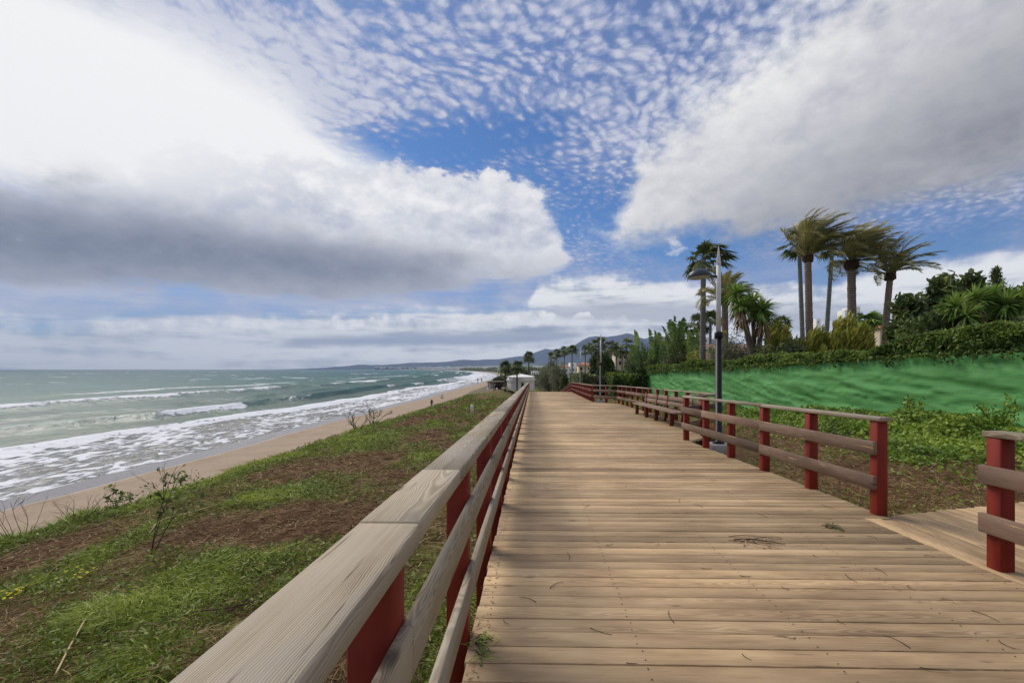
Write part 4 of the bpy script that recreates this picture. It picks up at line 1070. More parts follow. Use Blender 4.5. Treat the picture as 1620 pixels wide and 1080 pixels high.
# --- yuccas
def sword_head(b, c, R, n, W, up=(-.9, 1.5), m=.1, tintb=0, droop=.25):
    az = RNG.random(n) * 2 * PI; s = np.sin(up[0]) + RNG.random(n) * (np.sin(min(up[1], 1.57)) - np.sin(up[0])); el = np.arcsin(np.clip(s, -1, 1))
    d = np.stack([np.cos(az) * np.cos(el), np.sin(az) * np.cos(el), np.sin(el)], -1)
    sv = unit(np.cross(d, np.array([0, 0, 1.])[None] + RNG.normal(size=(n, 3)) * .25))
    b.blades(np.asarray(c) + d * .05 * R, d, sv, R * (.75 + .35 * RNG.random(n)), W, np.tile([.07, 0, -droop], (n, 1)) + RNG.normal(size=(n, 3)) * .05, 3, (.7, 1, .75, .05), np.clip(.2 + .6 * RNG.random(n) + tintb + .15 * d[:, 2], 0, 1))
def yucca(label, Y, stems, base_uv, skirt=0, group='branching yuccas'):
    bx = at(base_uv[0], base_uv[1], Y)[0]; base = np.array([bx, Y, g0(bx, Y) - .1])
    root = empty('yucca_tree', base, label, 'yucca', group)
    hb = MB(); db = MB(); tb = MB()
    for (ub, uh, vh, R, n, r, dy) in stems:
        h = at(uh, vh, Y + dy); b0 = np.array([at(ub, base_uv[1], Y)[0], Y, base[2]])
        t = np.linspace(0, 1, 14)[:, None]; c = b0 * (1 - t) + h * t; c[:, 0] += (t[:, 0] ** 2 - t[:, 0]) * (h[0] - b0[0]) * .8
        tb.tube(c, np.linspace(r * 1.5, r * .8, 14) * (1 + .06 * RNG.normal(size=14)), 9, .5)
        sword_head(hb, h, R, n, R * .085)
        if skirt:
            nn = skirt; az = RNG.random(nn) * 2 * PI; hh = RNG.random(nn) ** .8
            p = h - np.array([0, 0, 1.0]) * (hh * R * 1.25)[:, None] * .9 + np.stack([np.cos(az), np.sin(az), 0 * az], -1) * r
            d = unit(np.stack([np.cos(az) * .45, np.sin(az) * .45, -np.ones(nn)], -1))
            db.blades(p, d, unit(np.cross(d, rnd_dirs(nn))), R * .75, R * .07, None, 2, (.7, 1, .2), RNG.random(nn))
    tb.build('trunk', M['bark'], root, smooth=True); hb.build('crown', M['yucca'], root)
    if skirt: db.build('dead_leaf_skirt', M['dead'], root)
yucca('tall branching yucca with two spiky heads leaning out over the hedge beside the lamp', 28.0,
      [(1196, 1166, 464, 1.05, 150, .15, .3), (1196, 1172, 484, 1.0, 150, .13, -.2), (1198, 1206, 490, 1.15, 210, .14, 0), (1197, 1190, 478, .95, 120, .12, .6)], (1198, 558), 60)
yucca('wide old yucca with many bright heads and a dry brown skirt at the right edge', 17.0,
      [(1535, 1512, 486, .82, 170, .14, 0), (1545, 1543, 474, .80, 170, .16, .3), (1560, 1570, 470, .85, 170, .16, .5), (1575, 1592, 482, .85, 190, .15, -.1), (1585, 1618, 474, .85, 180, .15, .3), (1590, 1640, 490, .8, 150, .14, 0), (1550, 1528, 500, .7, 130, .12, -.5)], (1555, 532), 130)

# --- golden conifers
def conifer_bush(label, u, v0, v1, Y, wpx, n, group='golden round conifers'):
    top = at(u, v0, Y); bx = top[0]; base = np.array([bx, Y, g0(bx, Y) - .1]); w = wpx / 720 * Y * .5
    H = top[2] - base[2]
    root = empty('conifer_bush', base, label, 'shrub', group)
    cs = []; rs = []
    for k in range(46):
        a = random.uniform(0, 6.28); rr = math.sqrt(random.random()); hx = rr * math.cos(a) * w * .86; hy = rr * math.sin(a) * w * .75
        hh = H * (1 - .55 * rr ** 2.2) * random.uniform(.86, 1.04)
        cs.append((bx + hx, Y + hy, base[2] + hh - H * .2)); rs.append((w * .16, w * .16, H * .24))
    pos, k = clump_points(cs, rs, n, .5)
    cc = np.asarray(cs)[k]; out = unit((pos - cc) * np.array([1, 1, .25]) + np.array([0, 0, .55 * H * .2]) + RNG.normal(size=pos.shape) * .1)
    d = unit(out + np.array([.25, 0, .8])); sv = unit(np.cross(d, rnd_dirs(n)))
    b = MB(); lum = np.asarray([random.random() for _ in cs])[k]
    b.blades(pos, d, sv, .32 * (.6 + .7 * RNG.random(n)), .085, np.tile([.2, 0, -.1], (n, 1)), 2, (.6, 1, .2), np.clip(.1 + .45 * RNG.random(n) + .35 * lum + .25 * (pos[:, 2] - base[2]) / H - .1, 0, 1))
    b.build('foliage', M['golden'], root)
    b = MB(); b.tube([base, base + [0, 0, H * .6]], [.12, .06], 8); b.build('trunk', M['bark'], root)
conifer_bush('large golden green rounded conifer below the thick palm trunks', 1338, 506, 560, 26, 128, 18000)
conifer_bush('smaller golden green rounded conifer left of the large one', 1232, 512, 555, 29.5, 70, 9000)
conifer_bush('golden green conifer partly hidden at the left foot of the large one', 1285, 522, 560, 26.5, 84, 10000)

# --- broad leaved trees
def broad_tree(name, label, u, v0, Y, wpx, n, m='ficus', L=.2, W=.11, nclump=20, trunk_r=.14, hfrac=.62, group=None, depthw=1.0, lean=0.0, shell=.35, droop=.15, cr=.30, spire=0.0, basez=None):
    top = at(u, v0, Y); bx = top[0]; bz = g0(bx, Y) - .1 if basez is None else basez; base = np.array([bx, Y, bz]); w = wpx / 720 * Y * .5; H = top[2] - bz
    root = empty(name, base, label, 'tree', group)
    cs = []; rs = []
    ch = H * hfrac
    for k in range(nclump):
        a = k * 2.39996; f = (k + .5) / nclump; zz = 1 - 2 * f; rr = math.sqrt(max(0, 1 - zz * zz)) * random.uniform(.45, .95)
        c = np.array([bx + lean * (zz + 1) + math.cos(a) * rr * w * .75, Y + math.sin(a) * rr * w * .75 * depthw, bz + H - ch * .5 + zz * ch * .5 * .78])
        r = cr * random.uniform(.7, 1.25)
        cs.append(c); rs.append((w * r, w * r * depthw, min(ch, w * 2) * r * (.75 + spire)))
    pos, k = clump_points(cs, rs, n, shell)
    b = MB(); lum = np.asarray([random.random() for _ in cs])[k]
    leaves(b, pos, L, W, (-.1, -.2, .6), np.clip(.05 + .5 * RNG.random(n) + .4 * lum, 0, 1), 2, (.5, 1, .3), droop)
    b.build('crown', M[m], root)
    b = MB(); mid = base + np.array([lean * .5, 0, H * (1 - hfrac) + ch * .25])
    b.tube([base, (base + mid) / 2 + [.05, 0, 0], mid], [trunk_r * 1.2, trunk_r, trunk_r * .8], 8)
    for c in cs[::max(1, nclump // 9)]:
        b.tube([mid, (mid + c) / 2 + RNG.normal(size=3) * w * .06, c], [trunk_r * .6, trunk_r * .4, trunk_r * .15], 5)
    b.build('trunk', M['bark'], root, smooth=True)
    return root
G = 'dark leafy trees in the right garden'
broad_tree('broadleaf_tree', 'dark broadleaf tree with whorled twigs at the left of the right garden', 1440, 462, 19.5, 72, 3400, 'ficus', .24, .13, 22, .12, .85, G, cr=.28)
broad_tree('broadleaf_tree', 'dark broadleaf tree with upright tips behind the wide yucca', 1492, 428, 20.5, 82, 4200, 'ficus', .25, .13, 26, .14, .9, G, cr=.25, spire=.35)
broad_tree('broadleaf_tree', 'dark broadleaf tree with a ragged top directly above the wide yucca', 1532, 425, 21.5, 70, 3400, 'ficus', .25, .13, 22, .14, .9, G, cr=.26)
broad_tree('broadleaf_tree', 'dark broadleaf tree cut by the right picture edge', 1628, 436, 21.0, 80, 3600, 'ficus', .25, .13, 22, .14, .9, G, cr=.28)
def fir(label, u, v0, Y, wpx, hpx):
    top = at(u, v0, Y); bz = g0(top[0], Y); base = np.array([top[0], Y, bz]); w = wpx / 720 * Y * .5; hh = hpx / 720 * Y
    root = empty('fir_tree', base, label, 'tree'); b = MB(); b.tube([base, top], [.14, .02], 7); b.build('trunk', M['bark'], root)
    b = MB()
    for k in range(90):
        f = (k + random.random()) / 90; a = k * 2.4; z = top[2] - f * hh; r = w * (f ** .8) * random.uniform(.7, 1.1) + .05
        p0 = np.array([top[0], Y, z]); p1 = p0 + np.array([math.cos(a) * r, math.sin(a) * r, .18 * r])
        t = np.linspace(.1, 1, 30)[:, None]; q = p0 * (1 - t) + p1 * t
        leaves(b, q, .13, .05, (0, 0, .5))
    b.build('crown', M['ficus'], root)
fir('dark pointed conifer top rising behind the wide yucca', 1576, 424, 24, 46, 80)
# filling shrubs under them
def shrub(label, u, v0, Y, wpx, n, m='ficus', L=.17, W=.1, name='shrub', group='garden shrubs behind the hedge', nclump=14, flat=1.0):
    top = at(u, v0, Y); bz = g0(top[0], Y) - .1; H = max(top[2] - bz, .5); w = wpx / 720 * Y * .5
    cs = []; rs = []
    for k in range(nclump):
        a = k * 2.4; rr = math.sqrt((k + .5) / nclump)
        cs.append((top[0] + math.cos(a) * rr * w * .8, Y + math.sin(a) * rr * w * .7, bz + H * random.uniform(.35, .78))); rs.append((w * .34, w * .34, H * .28 * flat))
    pos, k = clump_points(cs, rs, n, .35); lum = np.asarray([random.random() for _ in cs])[k]
    root = empty(name, (top[0], Y, bz), label, 'shrub', group)
    b = MB(); leaves(b, pos, L, W, (-.1, -.2, .5), np.clip(.05 + .5 * RNG.random(n) + .4 * lum, 0, 1), 2, (.5, 1, .3), .15); b.build('foliage', M[m], root)
    b = MB()
    for c in cs[::3]: b.tube([(top[0], Y, bz), ((top[0] + c[0]) / 2, (Y + c[1]) / 2, bz + H * .3), c], [.05, .035, .01], 5)
    b.build('stem', M['bark'], root)
shrub('dark green shrub under the left tree of the right garden', 1470, 492, 17.5, 90, 3400)
shrub('dark green shrub right of the wide yucca at the picture edge', 1618, 500, 15.5, 90, 3400)
shrub('brownish green shrub under the leaning yucca stems', 1235, 535, 26, 90, 3000, 'fartree')
shrub('grey brown twiggy shrub left of the leaning yucca', 1160, 512, 32, 80, 5200, 'tamarisk', .16, .05)
shrub('olive shrub behind the near lamp pole', 1118, 540, 40, 76, 4200, 'golden', .17, .08)
shrub('low green shrub left of the near lamp behind the hedge', 1078, 545, 46, 70, 4200, 'fartree', .18, .1)
shrub('reddish tipped shrub over the left end of the hedge', 1044, 560, 53, 50, 3000, 'fartree', .18, .1)
shrub('dark shrub at the far right behind the hedge', 1555, 508, 19.0, 90, 3400)

# --- strelitzia clumps
def paddle_clump(label, Y, stalks, base_u):
    bx = at(base_u, 575, Y)[0]; base = np.array([bx, Y, g0(bx, Y) - .1])
    root = empty('strelitzia_plant', base, label, 'plant', 'tall strelitzia plants left of the lamp')
    lb = MB(); sb = MB()
    for (u, v, L, W) in stalks:
        tip = at(u, v, Y + random.uniform(-1, 1)); s0 = base + np.array([random.uniform(-.5, .5), random.uniform(-.5, .5), 0])
        m = s0 * .42 + tip * .58; m[0] = s0[0] * .62 + tip[0] * .38
        ctrl = [s0, m]
        sb.tube([s0, (s0 + m) / 2, m], [.05, .04, .028], 6)
        nt = 26; t = np.linspace(0, 1, nt)[:, None]; mid2 = m + (tip - m) * .6 + np.array([0, 0, .22 * L])
        c = (1 - t) ** 2 * m + 2 * t * (1 - t) * mid2 + t ** 2 * tip
        tan = unit(np.gradient(c, axis=0)); sd_ = unit(np.cross(tan, np.array([0.3, -1., .3])[None] + RNG.normal(size=3) * .6)); nr = np.cross(sd_, tan)
        lb.tube(c, np.linspace(.022, .006, nt), 4, .8, cap=False)
        wd = W * .95 * np.sin(np.linspace(.05, .98, nt) * PI) ** .55; tb_ = random.uniform(-.2, .25)
        for sg in (-1, 1):
            k0 = RNG.integers(0, nt, 5); gap = np.ones(nt); gap[k0] = .25
            dl = unit(sd_ * sg + tan * .35 + nr * .35 + RNG.normal(size=(nt, 3)) * .12)
            seglen = np.linalg.norm(np.diff(c, axis=0), axis=1).mean()
            lb.blades(c, dl, unit(tan + RNG.normal(size=(nt, 3)) * .12), wd * (.75 + .4 * RNG.random(nt)), seglen * 1.25 * gap, np.tile([.08, 0, -.35], (nt, 1)), 2, (1, 1, .55), np.clip(.45 + tb_ + .25 * RNG.random(nt), 0, 1))
    lb.build('leaves', M['banana'], root); sb.build('stem', M['bark'], root)
def st(u, v, s=1.0): return (u, v, 2.4 * s, .55 * s)
shrub('dark undergrowth at the feet of the left strelitzia clump', 1012, 548, 59, 52, 3600, 'hedge', .24, .12)
shrub('green undergrowth at the feet of the middle strelitzia clump', 1044, 538, 53, 56, 4200, 'ficus', .24, .12)
shrub('green undergrowth at the feet of the tallest strelitzia clump', 1080, 534, 48, 58, 4600, 'fartree', .24, .12)
paddle_clump('torn strelitzia clump with a tall leaf at the far left, next to the cream villa', 58, [st(1004, 522), st(1008, 530), st(1014, 540), st(998, 545), st(1018, 555), st(1003, 562), st(1022, 566), st(994, 560, .8)], 1012)
paddle_clump('strelitzia clump with drooping umbrella tips in the middle of the row', 52, [st(1026, 521), st(1035, 523), st(1042, 526), st(1031, 536), st(1040, 545), st(1050, 540), st(1028, 552), st(1046, 560)], 1038)
paddle_clump('tallest strelitzia clump with upright paddle leaves', 46.5, [st(1066, 500), st(1055, 511), st(1060, 506), st(1075, 508), st(1081, 503), st(1047, 516), st(1086, 516), st(1070, 524), st(1053, 530), st(1090, 530), st(1064, 540), st(1078, 545), st(1058, 552)], 1068)
paddle_clump('strelitzia clump with spreading pale leaves, nearest the lamp', 42, [st(1098, 516), st(1089, 522), st(1104, 521), st(1110, 532), st(1095, 534), st(1101, 545), st(1086, 548)], 1094)
# ================================================================== the strip beyond the crest
def gnd(u, Y): x = float(at(u, 600, Y)[0]); return x, g0(x, Y)
# beach house: low white building with a shallow hipped roof, corner toward the boardwalk
def beach_house():
    Y = 108; px = Y / 720
    c = at(823, 617, Y); z0 = c[2] - .1
    root = empty('beach_house', (c[0], Y, z0), 'low white beach house with a shallow hipped roof beside two fan palms', 'house')
    X0 = at(800, 617, Y)[0]; X1 = at(843, 617, Y)[0]; mid = at(814.5, 617, Y)[0]
    zt = z0 + 2.25
    # plan: front wall from X0 to mid (faces the sea side), grey wall from mid to X1 receding
    P = [(X0, Y + 6), (mid, Y - .8), (X1, Y + 1.8), (X1 + .5, Y + 11), (X0 + .3, Y + 11)]
    b = MB(); V = [(x, y, z0) for x, y in P] + [(x, y, zt) for x, y in P]; n = len(P)
    F4 = [[i, (i + 1) % n, (i + 1) % n + n, i + n] for i in range(n)]
    b.add(V, [np.array(F4)]); b.build('wall', M['white_wall'], root)
    cx, cy = sum(p[0] for p in P) / n, sum(p[1] for p in P) / n
    def ring(s, z): return [((x - cx) * s + cx, (y - cy) * s + cy, z) for x, y in P]
    b = MB(); V = ring(1.06, zt) + ring(1.06, zt + .3); F4b = [[i, (i + 1) % n, (i + 1) % n + n, i + n] for i in range(n)]
    b.add(V + ring(1.06, zt + .3), [np.array(F4b)]); b.add(ring(1.06, zt) + [(cx, cy, zt)], [np.array([[(i + 1) % n, i, n] for i in range(n)])]); b.build('eave', M['white_wall'], root)
    b = MB(); b.add(ring(1.0, zt + .3) + ring(.97, zt + .95), [np.array(F4b)]); b.build('parapet', M['white_wall'], root)
    b = MB(); b.add(ring(1.01, zt + .95) + [(cx, cy - 1, zt + 1.75)], [np.array([[i, (i + 1) % n, n] for i in range(n)])]); b.build('roof', M['white_roof'], root)
    b = MB(); b.box(cx - .3, cx + .3, cy - 1.4, cy - .8, zt + 1.4, zt + 2.2, .03); b.build('chimney', M['white_wall'], root)
    def on_wall(i, f, w, z, h, nm, m):
        a = np.array(P[i]); q = np.array(P[(i + 1) % n]); u = (q - a) / np.linalg.norm(q - a); p = a + (q - a) * f; nn = np.array([u[1], -u[0]])
        b = MB(); b.obox([p[0] + nn[0] * .02, p[1] + nn[1] * .02, z], [[u[0], u[1], 0], [nn[0], nn[1], 0], [0, 0, 1]], [w / 2, .04, h / 2], .01); b.build(nm, m, root)
    for f in (.16, .26): on_wall(0, f, .22, z0 + 1.75, .2, 'window', M['window'])
    for f in (.55, .66, .77): on_wall(0, f, .22, z0 + 1.75, .2, 'window', M['window'])
    on_wall(1, .42, .75, z0 + 1.1, 1.55, 'door', M['doorm'])
    for f in (.35, .52, .8): on_wall(0, f, .5, zt + .62, .28, 'window', M['window'])
beach_house()
def terrace():
    Y = 112; c = at(783, 616, Y); z0 = c[2]
    root = empty('beach_bar_terrace', c, 'thatched open beach terrace seaward of the white beach house', 'terrace')
    x0, x1 = at(771, 610, Y)[0], at(797, 610, Y)[0]
    b = MB(); b.box(x0, x1, Y - 1, Y + 5, z0 + 1.75, z0 + 2.0, .05)
    b.build('roof', M['thatch'], root)
    for k in range(6):
        b = MB(); x = x0 + .3 + (x1 - x0 - .6) * k / 5; b.tube([(x, Y - .8, z0), (x, Y - .8, z0 + 1.75)], .07, 6); b.build('post', M['dark_timber'], root)
    b = MB(); b.box(x0 + .1, x0 + 1.3, Y - .3, Y + 3, z0, z0 + 1.4, .03); b.build('wall', M['white_wall'], root)
    b = MB(); b.box(x0 + 1.6, x1 - .2, Y + 2, Y + 2.2, z0, z0 + 1.1, .03); b.build('counter', M['brown_red'], root)
terrace()
for k, (u, v, s, lab) in enumerate([(772, 617, 1.0, 'pale upright drum at the left end of the beach terrace'), (786, 617, .9, 'pale upright drum in front of the beach terrace'), (796, 615, 1.3, 'white board lying by the beach house corner')]):
    p = at(u, v, 104); b = MB(); b.tube([p, p + [0, 0, .05], p + [0, 0, .6 * s]], [.2 * s, .22 * s, .18 * s], 9)
    if k == 2: b = MB(); b.box(p[0] - .35, p[0] + .35, p[1], p[1] + .1, p[2], p[2] + .38, .01)
    tag(b.build('drum' if k < 2 else 'notice_board', M['plastic_white'], origin=p), lab, 'drum' if k < 2 else 'board')

GP = 'fan palms beside the beach house'
for (u, vb, vk, Y, lab) in [(799, 616, 580, 106, 'dark fan palm before the seaward corner of the beach house'), (818, 616, 579, 105, 'dark fan palm before the middle of the beach house'), (836.5, 606, 563, 130, 'tallest fan palm behind the beach house roof')]:
    p = at(u, vb, Y); fan_palm(lab, u, vb, u, vk, Y, .42, 1.1, 30, 1.25, .05, GP, (-.9, 1.4), 'washi', 'bark', base=np.array([p[0], Y, min(p[2], g0(p[0], Y)) - .1]), tintb=-.05)

def back_tree(lab, u, v0, Y, wpx, n, m, L=.3, W=.16, name='broadleaf_tree', gp='trees beyond the boardwalk crest', ncl=16, hf=.8, cr=.34, sp=0.0):
    broad_tree(name, lab, u, v0, Y, wpx, n, m, L, W, ncl, .16, hf, gp, .7, 0, .3, .15, cr, sp)
back_tree('feathery grey green tree over the crest, left of the pale trunks', 868, 581, 82, 46, 4200, 'tamarisk', .34, .06, 'tamarisk_tree', sp=.1)
back_tree('feathery grey green tree straight over the middle of the crest', 884, 577, 78, 40, 4000, 'tamarisk', .34, .06, 'tamarisk_tree', sp=.1)
back_tree('tall feathery olive tree behind the crest, tallest of its row', 872, 570, 120, 30, 3000, 'tamarisk', .45, .12, 'tamarisk_tree')
back_tree('dense dark bush where the distant fence drops over the crest', 893, 590, 72, 18, 2600, 'fartree', .28, .14)
back_tree('round dark tree behind the middle lamp, brighter green on its left', 957, 556, 52, 34, 4600, 'ficus', .28, .16)
back_tree('bright green tree left of the middle lamp', 944, 553, 56, 22, 3600, 'fartree', .28, .15)
back_tree('dark bushy tree right of the middle lamp below the cream villa', 985, 590, 52, 40, 3400, 'ficus', .26, .15)
back_tree('dark bush between the farthest lamp and the pale villas', 925, 600, 62, 30, 2400, 'fartree', .28, .15)
back_tree('low dark shrubbery behind the beach house roof', 826, 583, 150, 28, 2600, 'fartree', .5, .3)
back_tree('dark seaside bush at the foot of the leftmost fan palm', 792, 597, 140, 26, 2600, 'fartree', .5, .3)
back_tree('low brown bush spreading seaward of the beach house', 780, 603, 150, 26, 2000, 'tamarisk', .5, .25)
back_tree('dark rounded hedge tree at the left end of the green screen', 1010, 578, 48, 46, 5200, 'ficus', .22, .13)
for (u, vk, Y, rr, lab) in [(881, 556, 130, 1.3, 'distant palm with a full round crown left over the villas'), (893, 552, 128, 1.3, 'distant palm with a bushy crown left of the farthest lamp'), (905, 550, 120, 1.2, 'distant palm just left of the farthest lamp'), (926, 550, 110, 1.2, 'distant palm right of the farthest lamp'), (936, 547, 100, 1.2, 'distant palm above the bright green tree'), (872, 561, 135, 1.2, 'distant palm over the feathery trees'), (947, 541, 74, 1.0, 'wind torn palm left beside the middle lamp top'), (967, 545, 80, .9, 'wind torn palm right of the middle lamp top'), (975, 552, 84, .8, 'small distant palm right of the round dark tree'), (984, 551, 86, .8, 'small distant palm over the roof of the cream villa'), (991, 541, 86, .7, 'tiny crowned thin palm over the cream villa')]:
    x, z = gnd(u, Y); fan_palm(lab, u, 600, u, vk + 2, Y, .4, .9, 20, rr * .95, .3, 'distant palms over the villas', (-.7, 1.4), 'washi', 'palm_trunk_grey', base=np.array([x, Y, z - .1]))
for (u, v0, lab) in [(1219, 510, 'small distant palm tip left of the thin palm trunks'), (1236, 507, 'small distant palm between the bushes and the thin palm trunk')]:
    x, z = gnd(u, 60); fan_palm(lab, u, 560, u, v0 + 2, 60, .3, .7, 18, .8, .3, 'small palms beyond the garden', (-.5, 1.3), 'washi', base=np.array([x, 60, z - .1]))
x, z = gnd(1372, 44); fan_palm('small green palm tip right of the white tower', 1372, 560, 1370, 507, 44, .3, .8, 26, 1.0, .3, 'small palms beyond the garden', (-.5, 1.3), 'yucca', base=np.array([x, 44, z - .1]))
x, z = gnd(1381, 50); fan_palm('tiny palm tip over the terracotta roof', 1381, 560, 1381, 509, 50, .3, .5, 18, .6, .3, 'small palms beyond the garden', (-.5, 1.3), 'washi', base=np.array([x, 50, z - .1]))

# villas
def villa(name, label, Y, blocks, openings=(), roofs=(), group=None, arches=(), wallm='cream'):
    """blocks / openings / roofs: outlines (u0, v0, u1, v1) as seen from the boardwalk, turned into metres at their distance"""
    u0 = min(q[0] for q in blocks); c = at((u0 + max(q[2] for q in blocks)) / 2, 600, Y)
    zb = min(g0(c[0], Y), at(c[0], max(q[3] for q in blocks), Y)[2]) - .3
    root = empty(name, (c[0], Y, zb), label, 'building', group)
    for k, (a, v0, b_, v1, dep, dy) in enumerate(blocks):
        p, q = at(a, v0, Y + dy), at(b_, v1, Y + dy)
        b = MB(); b.box(p[0], q[0], Y + dy, Y + dy + dep, min(zb, q[2]), p[2], .03); b.build('wall', M[wallm], root)
    for (a, v0, b_, v1, dy) in openings:
        p, q = at(a, v0, Y + dy), at(b_, v1, Y + dy)
        b = MB(); b.box(p[0], q[0], Y + dy - .03, Y + dy + .15, q[2], p[2], .01); b.build('window', M['window'], root)
    for (a, v0, b_, v1, dy, dep, kind) in roofs:
        p, q = at(a, v0, Y + dy), at(b_, v1, Y + dy); ov = .25
        if kind == 'band':
            b = MB(); b.box(p[0] - ov, q[0] + ov, Y + dy - .3, Y + dy + dep, q[2], p[2], .02); b.build('cornice', M['ochre'], root)
        else:
            x0, x1 = p[0] - ov, q[0] + ov; y0_, y1_ = Y + dy - ov, Y + dy + dep + ov; zl, zh = q[2], p[2]
            ix = min((x1 - x0), (y1_ - y0_)) * .4; ym = (y0_ + y1_) / 2
            V = [(x0, y0_, zl), (x1, y0_, zl), (x1, y1_, zl), (x0, y1_, zl), (x0 + ix, ym, zh), (x1 - ix, ym, zh)]
            b = MB(); b.add(V, [np.array([[0, 1, 5, 4], [2, 3, 4, 5]]), np.array([[1, 2, 5], [3, 0, 4]])]); b.add([(x0, y0_, zl - .01), (x1, y0_, zl - .01), (x1, y1_, zl - .01), (x0, y1_, zl - .01)], np.array([[3, 2, 1, 0]])); b.build('roof', M['tiles'], root)
    return root
villa('villa', 'cream villa with ochre cornices and dark arches behind the round dark tree', 88,
      [(976, 558, 1009, 590, 7, 0), (1000, 566, 1016, 590, 5, -2)],
      [(980, 562, 983.5, 567, 0), (987, 561.5, 990, 567, 0), (993.5, 561.5, 997, 567, 0), (979, 571, 984, 577, 0), (988, 570.5, 993, 577, 0), (996, 570, 999, 577, 0), (1003, 569, 1006, 574, -2), (1009, 569, 1012.5, 574, -2), (1003, 578, 1007, 584, -2)],
      [(976, 556.2, 987, 558.4, 0, 7, 'band'), (991, 556.2, 1009, 558.4, 0, 7, 'band'), (1000, 564.6, 1016, 566.4, -2, 5, 'band')])
villa('villa', 'white apartment block left of the farthest lamp with rows of dark windows', 150,
      [(888, 580, 916, 612, 9, 0), (902, 573.5, 912, 582, 7, 2)], [(u, v, u + 1.7, v + 3, 0) for v in (584, 590, 597) for u in (890.5, 895.5, 901, 906, 911)] + [(905, 576, 907.5, 579, 2)],
      [(888, 576.6, 900, 580, 0, 9, 'hip')], wallm='white_wall')
villa('villa', 'cream apartment block right of the farthest lamp under a terracotta roof', 125,
      [(917, 577, 935, 610, 8, 0)], [(u, v, u + 2, v + 3.5, 0) for v in (581.5, 588, 595) for u in (919.5, 924.5, 930)],
      [(917, 572.5, 935, 577, 0, 8, 'hip'), (917, 579.5, 935, 580.7, 0, .3, 'band')])
villa('villa', 'white facades seen between trunks over the left part of the crest', 190,
      [(840, 587, 853, 612, 8, 0), (848, 592, 862, 614, 8, -3)], [(842 + 3.4 * k, v, 843.4 + 3.4 * k, v + 2.2, 0) for k in range(3) for v in (589.5,)] + [(850 + 3.3 * k, v, 851.5 + 3.3 * k, v + 2.5, -3) for k in range(4) for v in (595, 601)],
      [], wallm='white_wall')
villa('villa', 'distant white house behind the middle fan palm', 260, [(808, 586.5, 817, 594, 9, 0), (813, 588, 822, 595, 8, -4)], [(810, 588.5, 811.2, 590.5, 0), (813.5, 588.5, 814.7, 590.5, 0), (816, 590, 817.2, 592, -4), (819, 590, 820.2, 592, -4)], [], wallm='white_wall')
villa('villa', 'white stepped tower building behind the stoutest feather palm', 62,
      [(1337, 490, 1346, 540, 1.6, 0), (1349, 485, 1361, 540, 2.2, 1.7)], [(1339.5, 497, 1341, 499.5, 0), (1353, 497, 1355, 500, 1.7)], [], wallm='white_wall')
villa('villa', 'small white house top left of the leaning thin palm trunk', 66,
      [(1292, 504, 1299, 540, .8, 0)], [(1294, 508, 1295.3, 510.5, 0)], [], wallm='white_wall')
villa('villa', 'terracotta roofed house behind the large golden conifer', 52,
      [(1392, 519, 1425, 545, 3, 0)], [(1400, 523, 1403, 527, 0)], [(1392, 507, 1425, 519, 0, 3, 'hip')])
villa('villa', 'white house glimpsed between the shrubs left of the near lamp', 64, [(1088, 533, 1124, 560, 7, 0)], [(1091, 537, 1093, 541, 0), (1099, 537, 1101, 541, 0), (1108, 537, 1110, 541, 0), (1116, 537, 1118, 541, 0)], [], wallm='white_wall')
# grey garden roof behind the hedge
p0, p1 = at(1140, 549, 34), at(1232, 553, 34); zb = g0(p0[0], 34)
root = empty('garden_shed', ((p0[0] + p1[0]) / 2, 34, zb), 'low garden shed with a pale grey sloping roof behind the leaning yucca', 'shed')
b = MB(); b.box(p0[0], p1[0], 34, 37, zb, p1[2] - .15, .02); b.build('wall', M['thatch'], root)
b = MB(); b.obox([(p0[0] + p1[0]) / 2, 35.4, p1[2] + .12], [[1, 0, 0], [0, 1, .22], [0, -.22, 1]], [(p1[0] - p0[0]) / 2 + .15, 1.9, .04], .01); b.build('roof', M['bench'], root)

# distant town at the far end of the beach
b = MB()
for k in range(170):
    Y = random.uniform(700, 3600); q = random.uniform(16, 130) * (Y / 900) ** .8; x = float(shore(Y)) + q; h = random.uniform(3, 9) * (1 + Y / 2600); w = random.uniform(5, 14) * (1 + Y / 2600)
    z = g0(x, Y); b.box(x, x + w, Y, Y + w * .8, z - 3, z + h, .05, random.random())
for k in range(150):
    u = random.uniform(590, 790); Y = 4200; x = float(at(u, 586, Y)[0]); h = random.uniform(6, 26); w = random.uniform(8, 26); b.box(x, x + w, Y, Y + w, SEA - 3, SEA + 3 + h, .1, random.random())
tag(b.build('far_town', M['white_wall']), 'tiny pale buildings of the far coast under the mountains', 'town', kind='stuff')
b = MB()
n = 26000; Yt = RNG.random(n) ** 1.6 * 1500 + 150; qt = 9 + RNG.random(n) * 60 * (1 + Yt / 700) ; xt = shore(Yt) + qt
cl = fbm(xt * .05, Yt * .03, 3, 15); keep = cl > .47; xt, Yt = xt[keep], Yt[keep]; n = len(xt)
leaves(b, np.stack([xt, Yt, gz(xt, Yt, False) + RNG.random(n) * 3.2 * (1 + Yt / 900)], -1), .9 * (1 + Yt / 500), .6 * (1 + Yt / 500), (0, -.2, .5), None, 1)
tag(b.build('coastal_scrub', M['fartree']), 'dark scrub and trees along the far shore', 'scrub', kind='stuff')

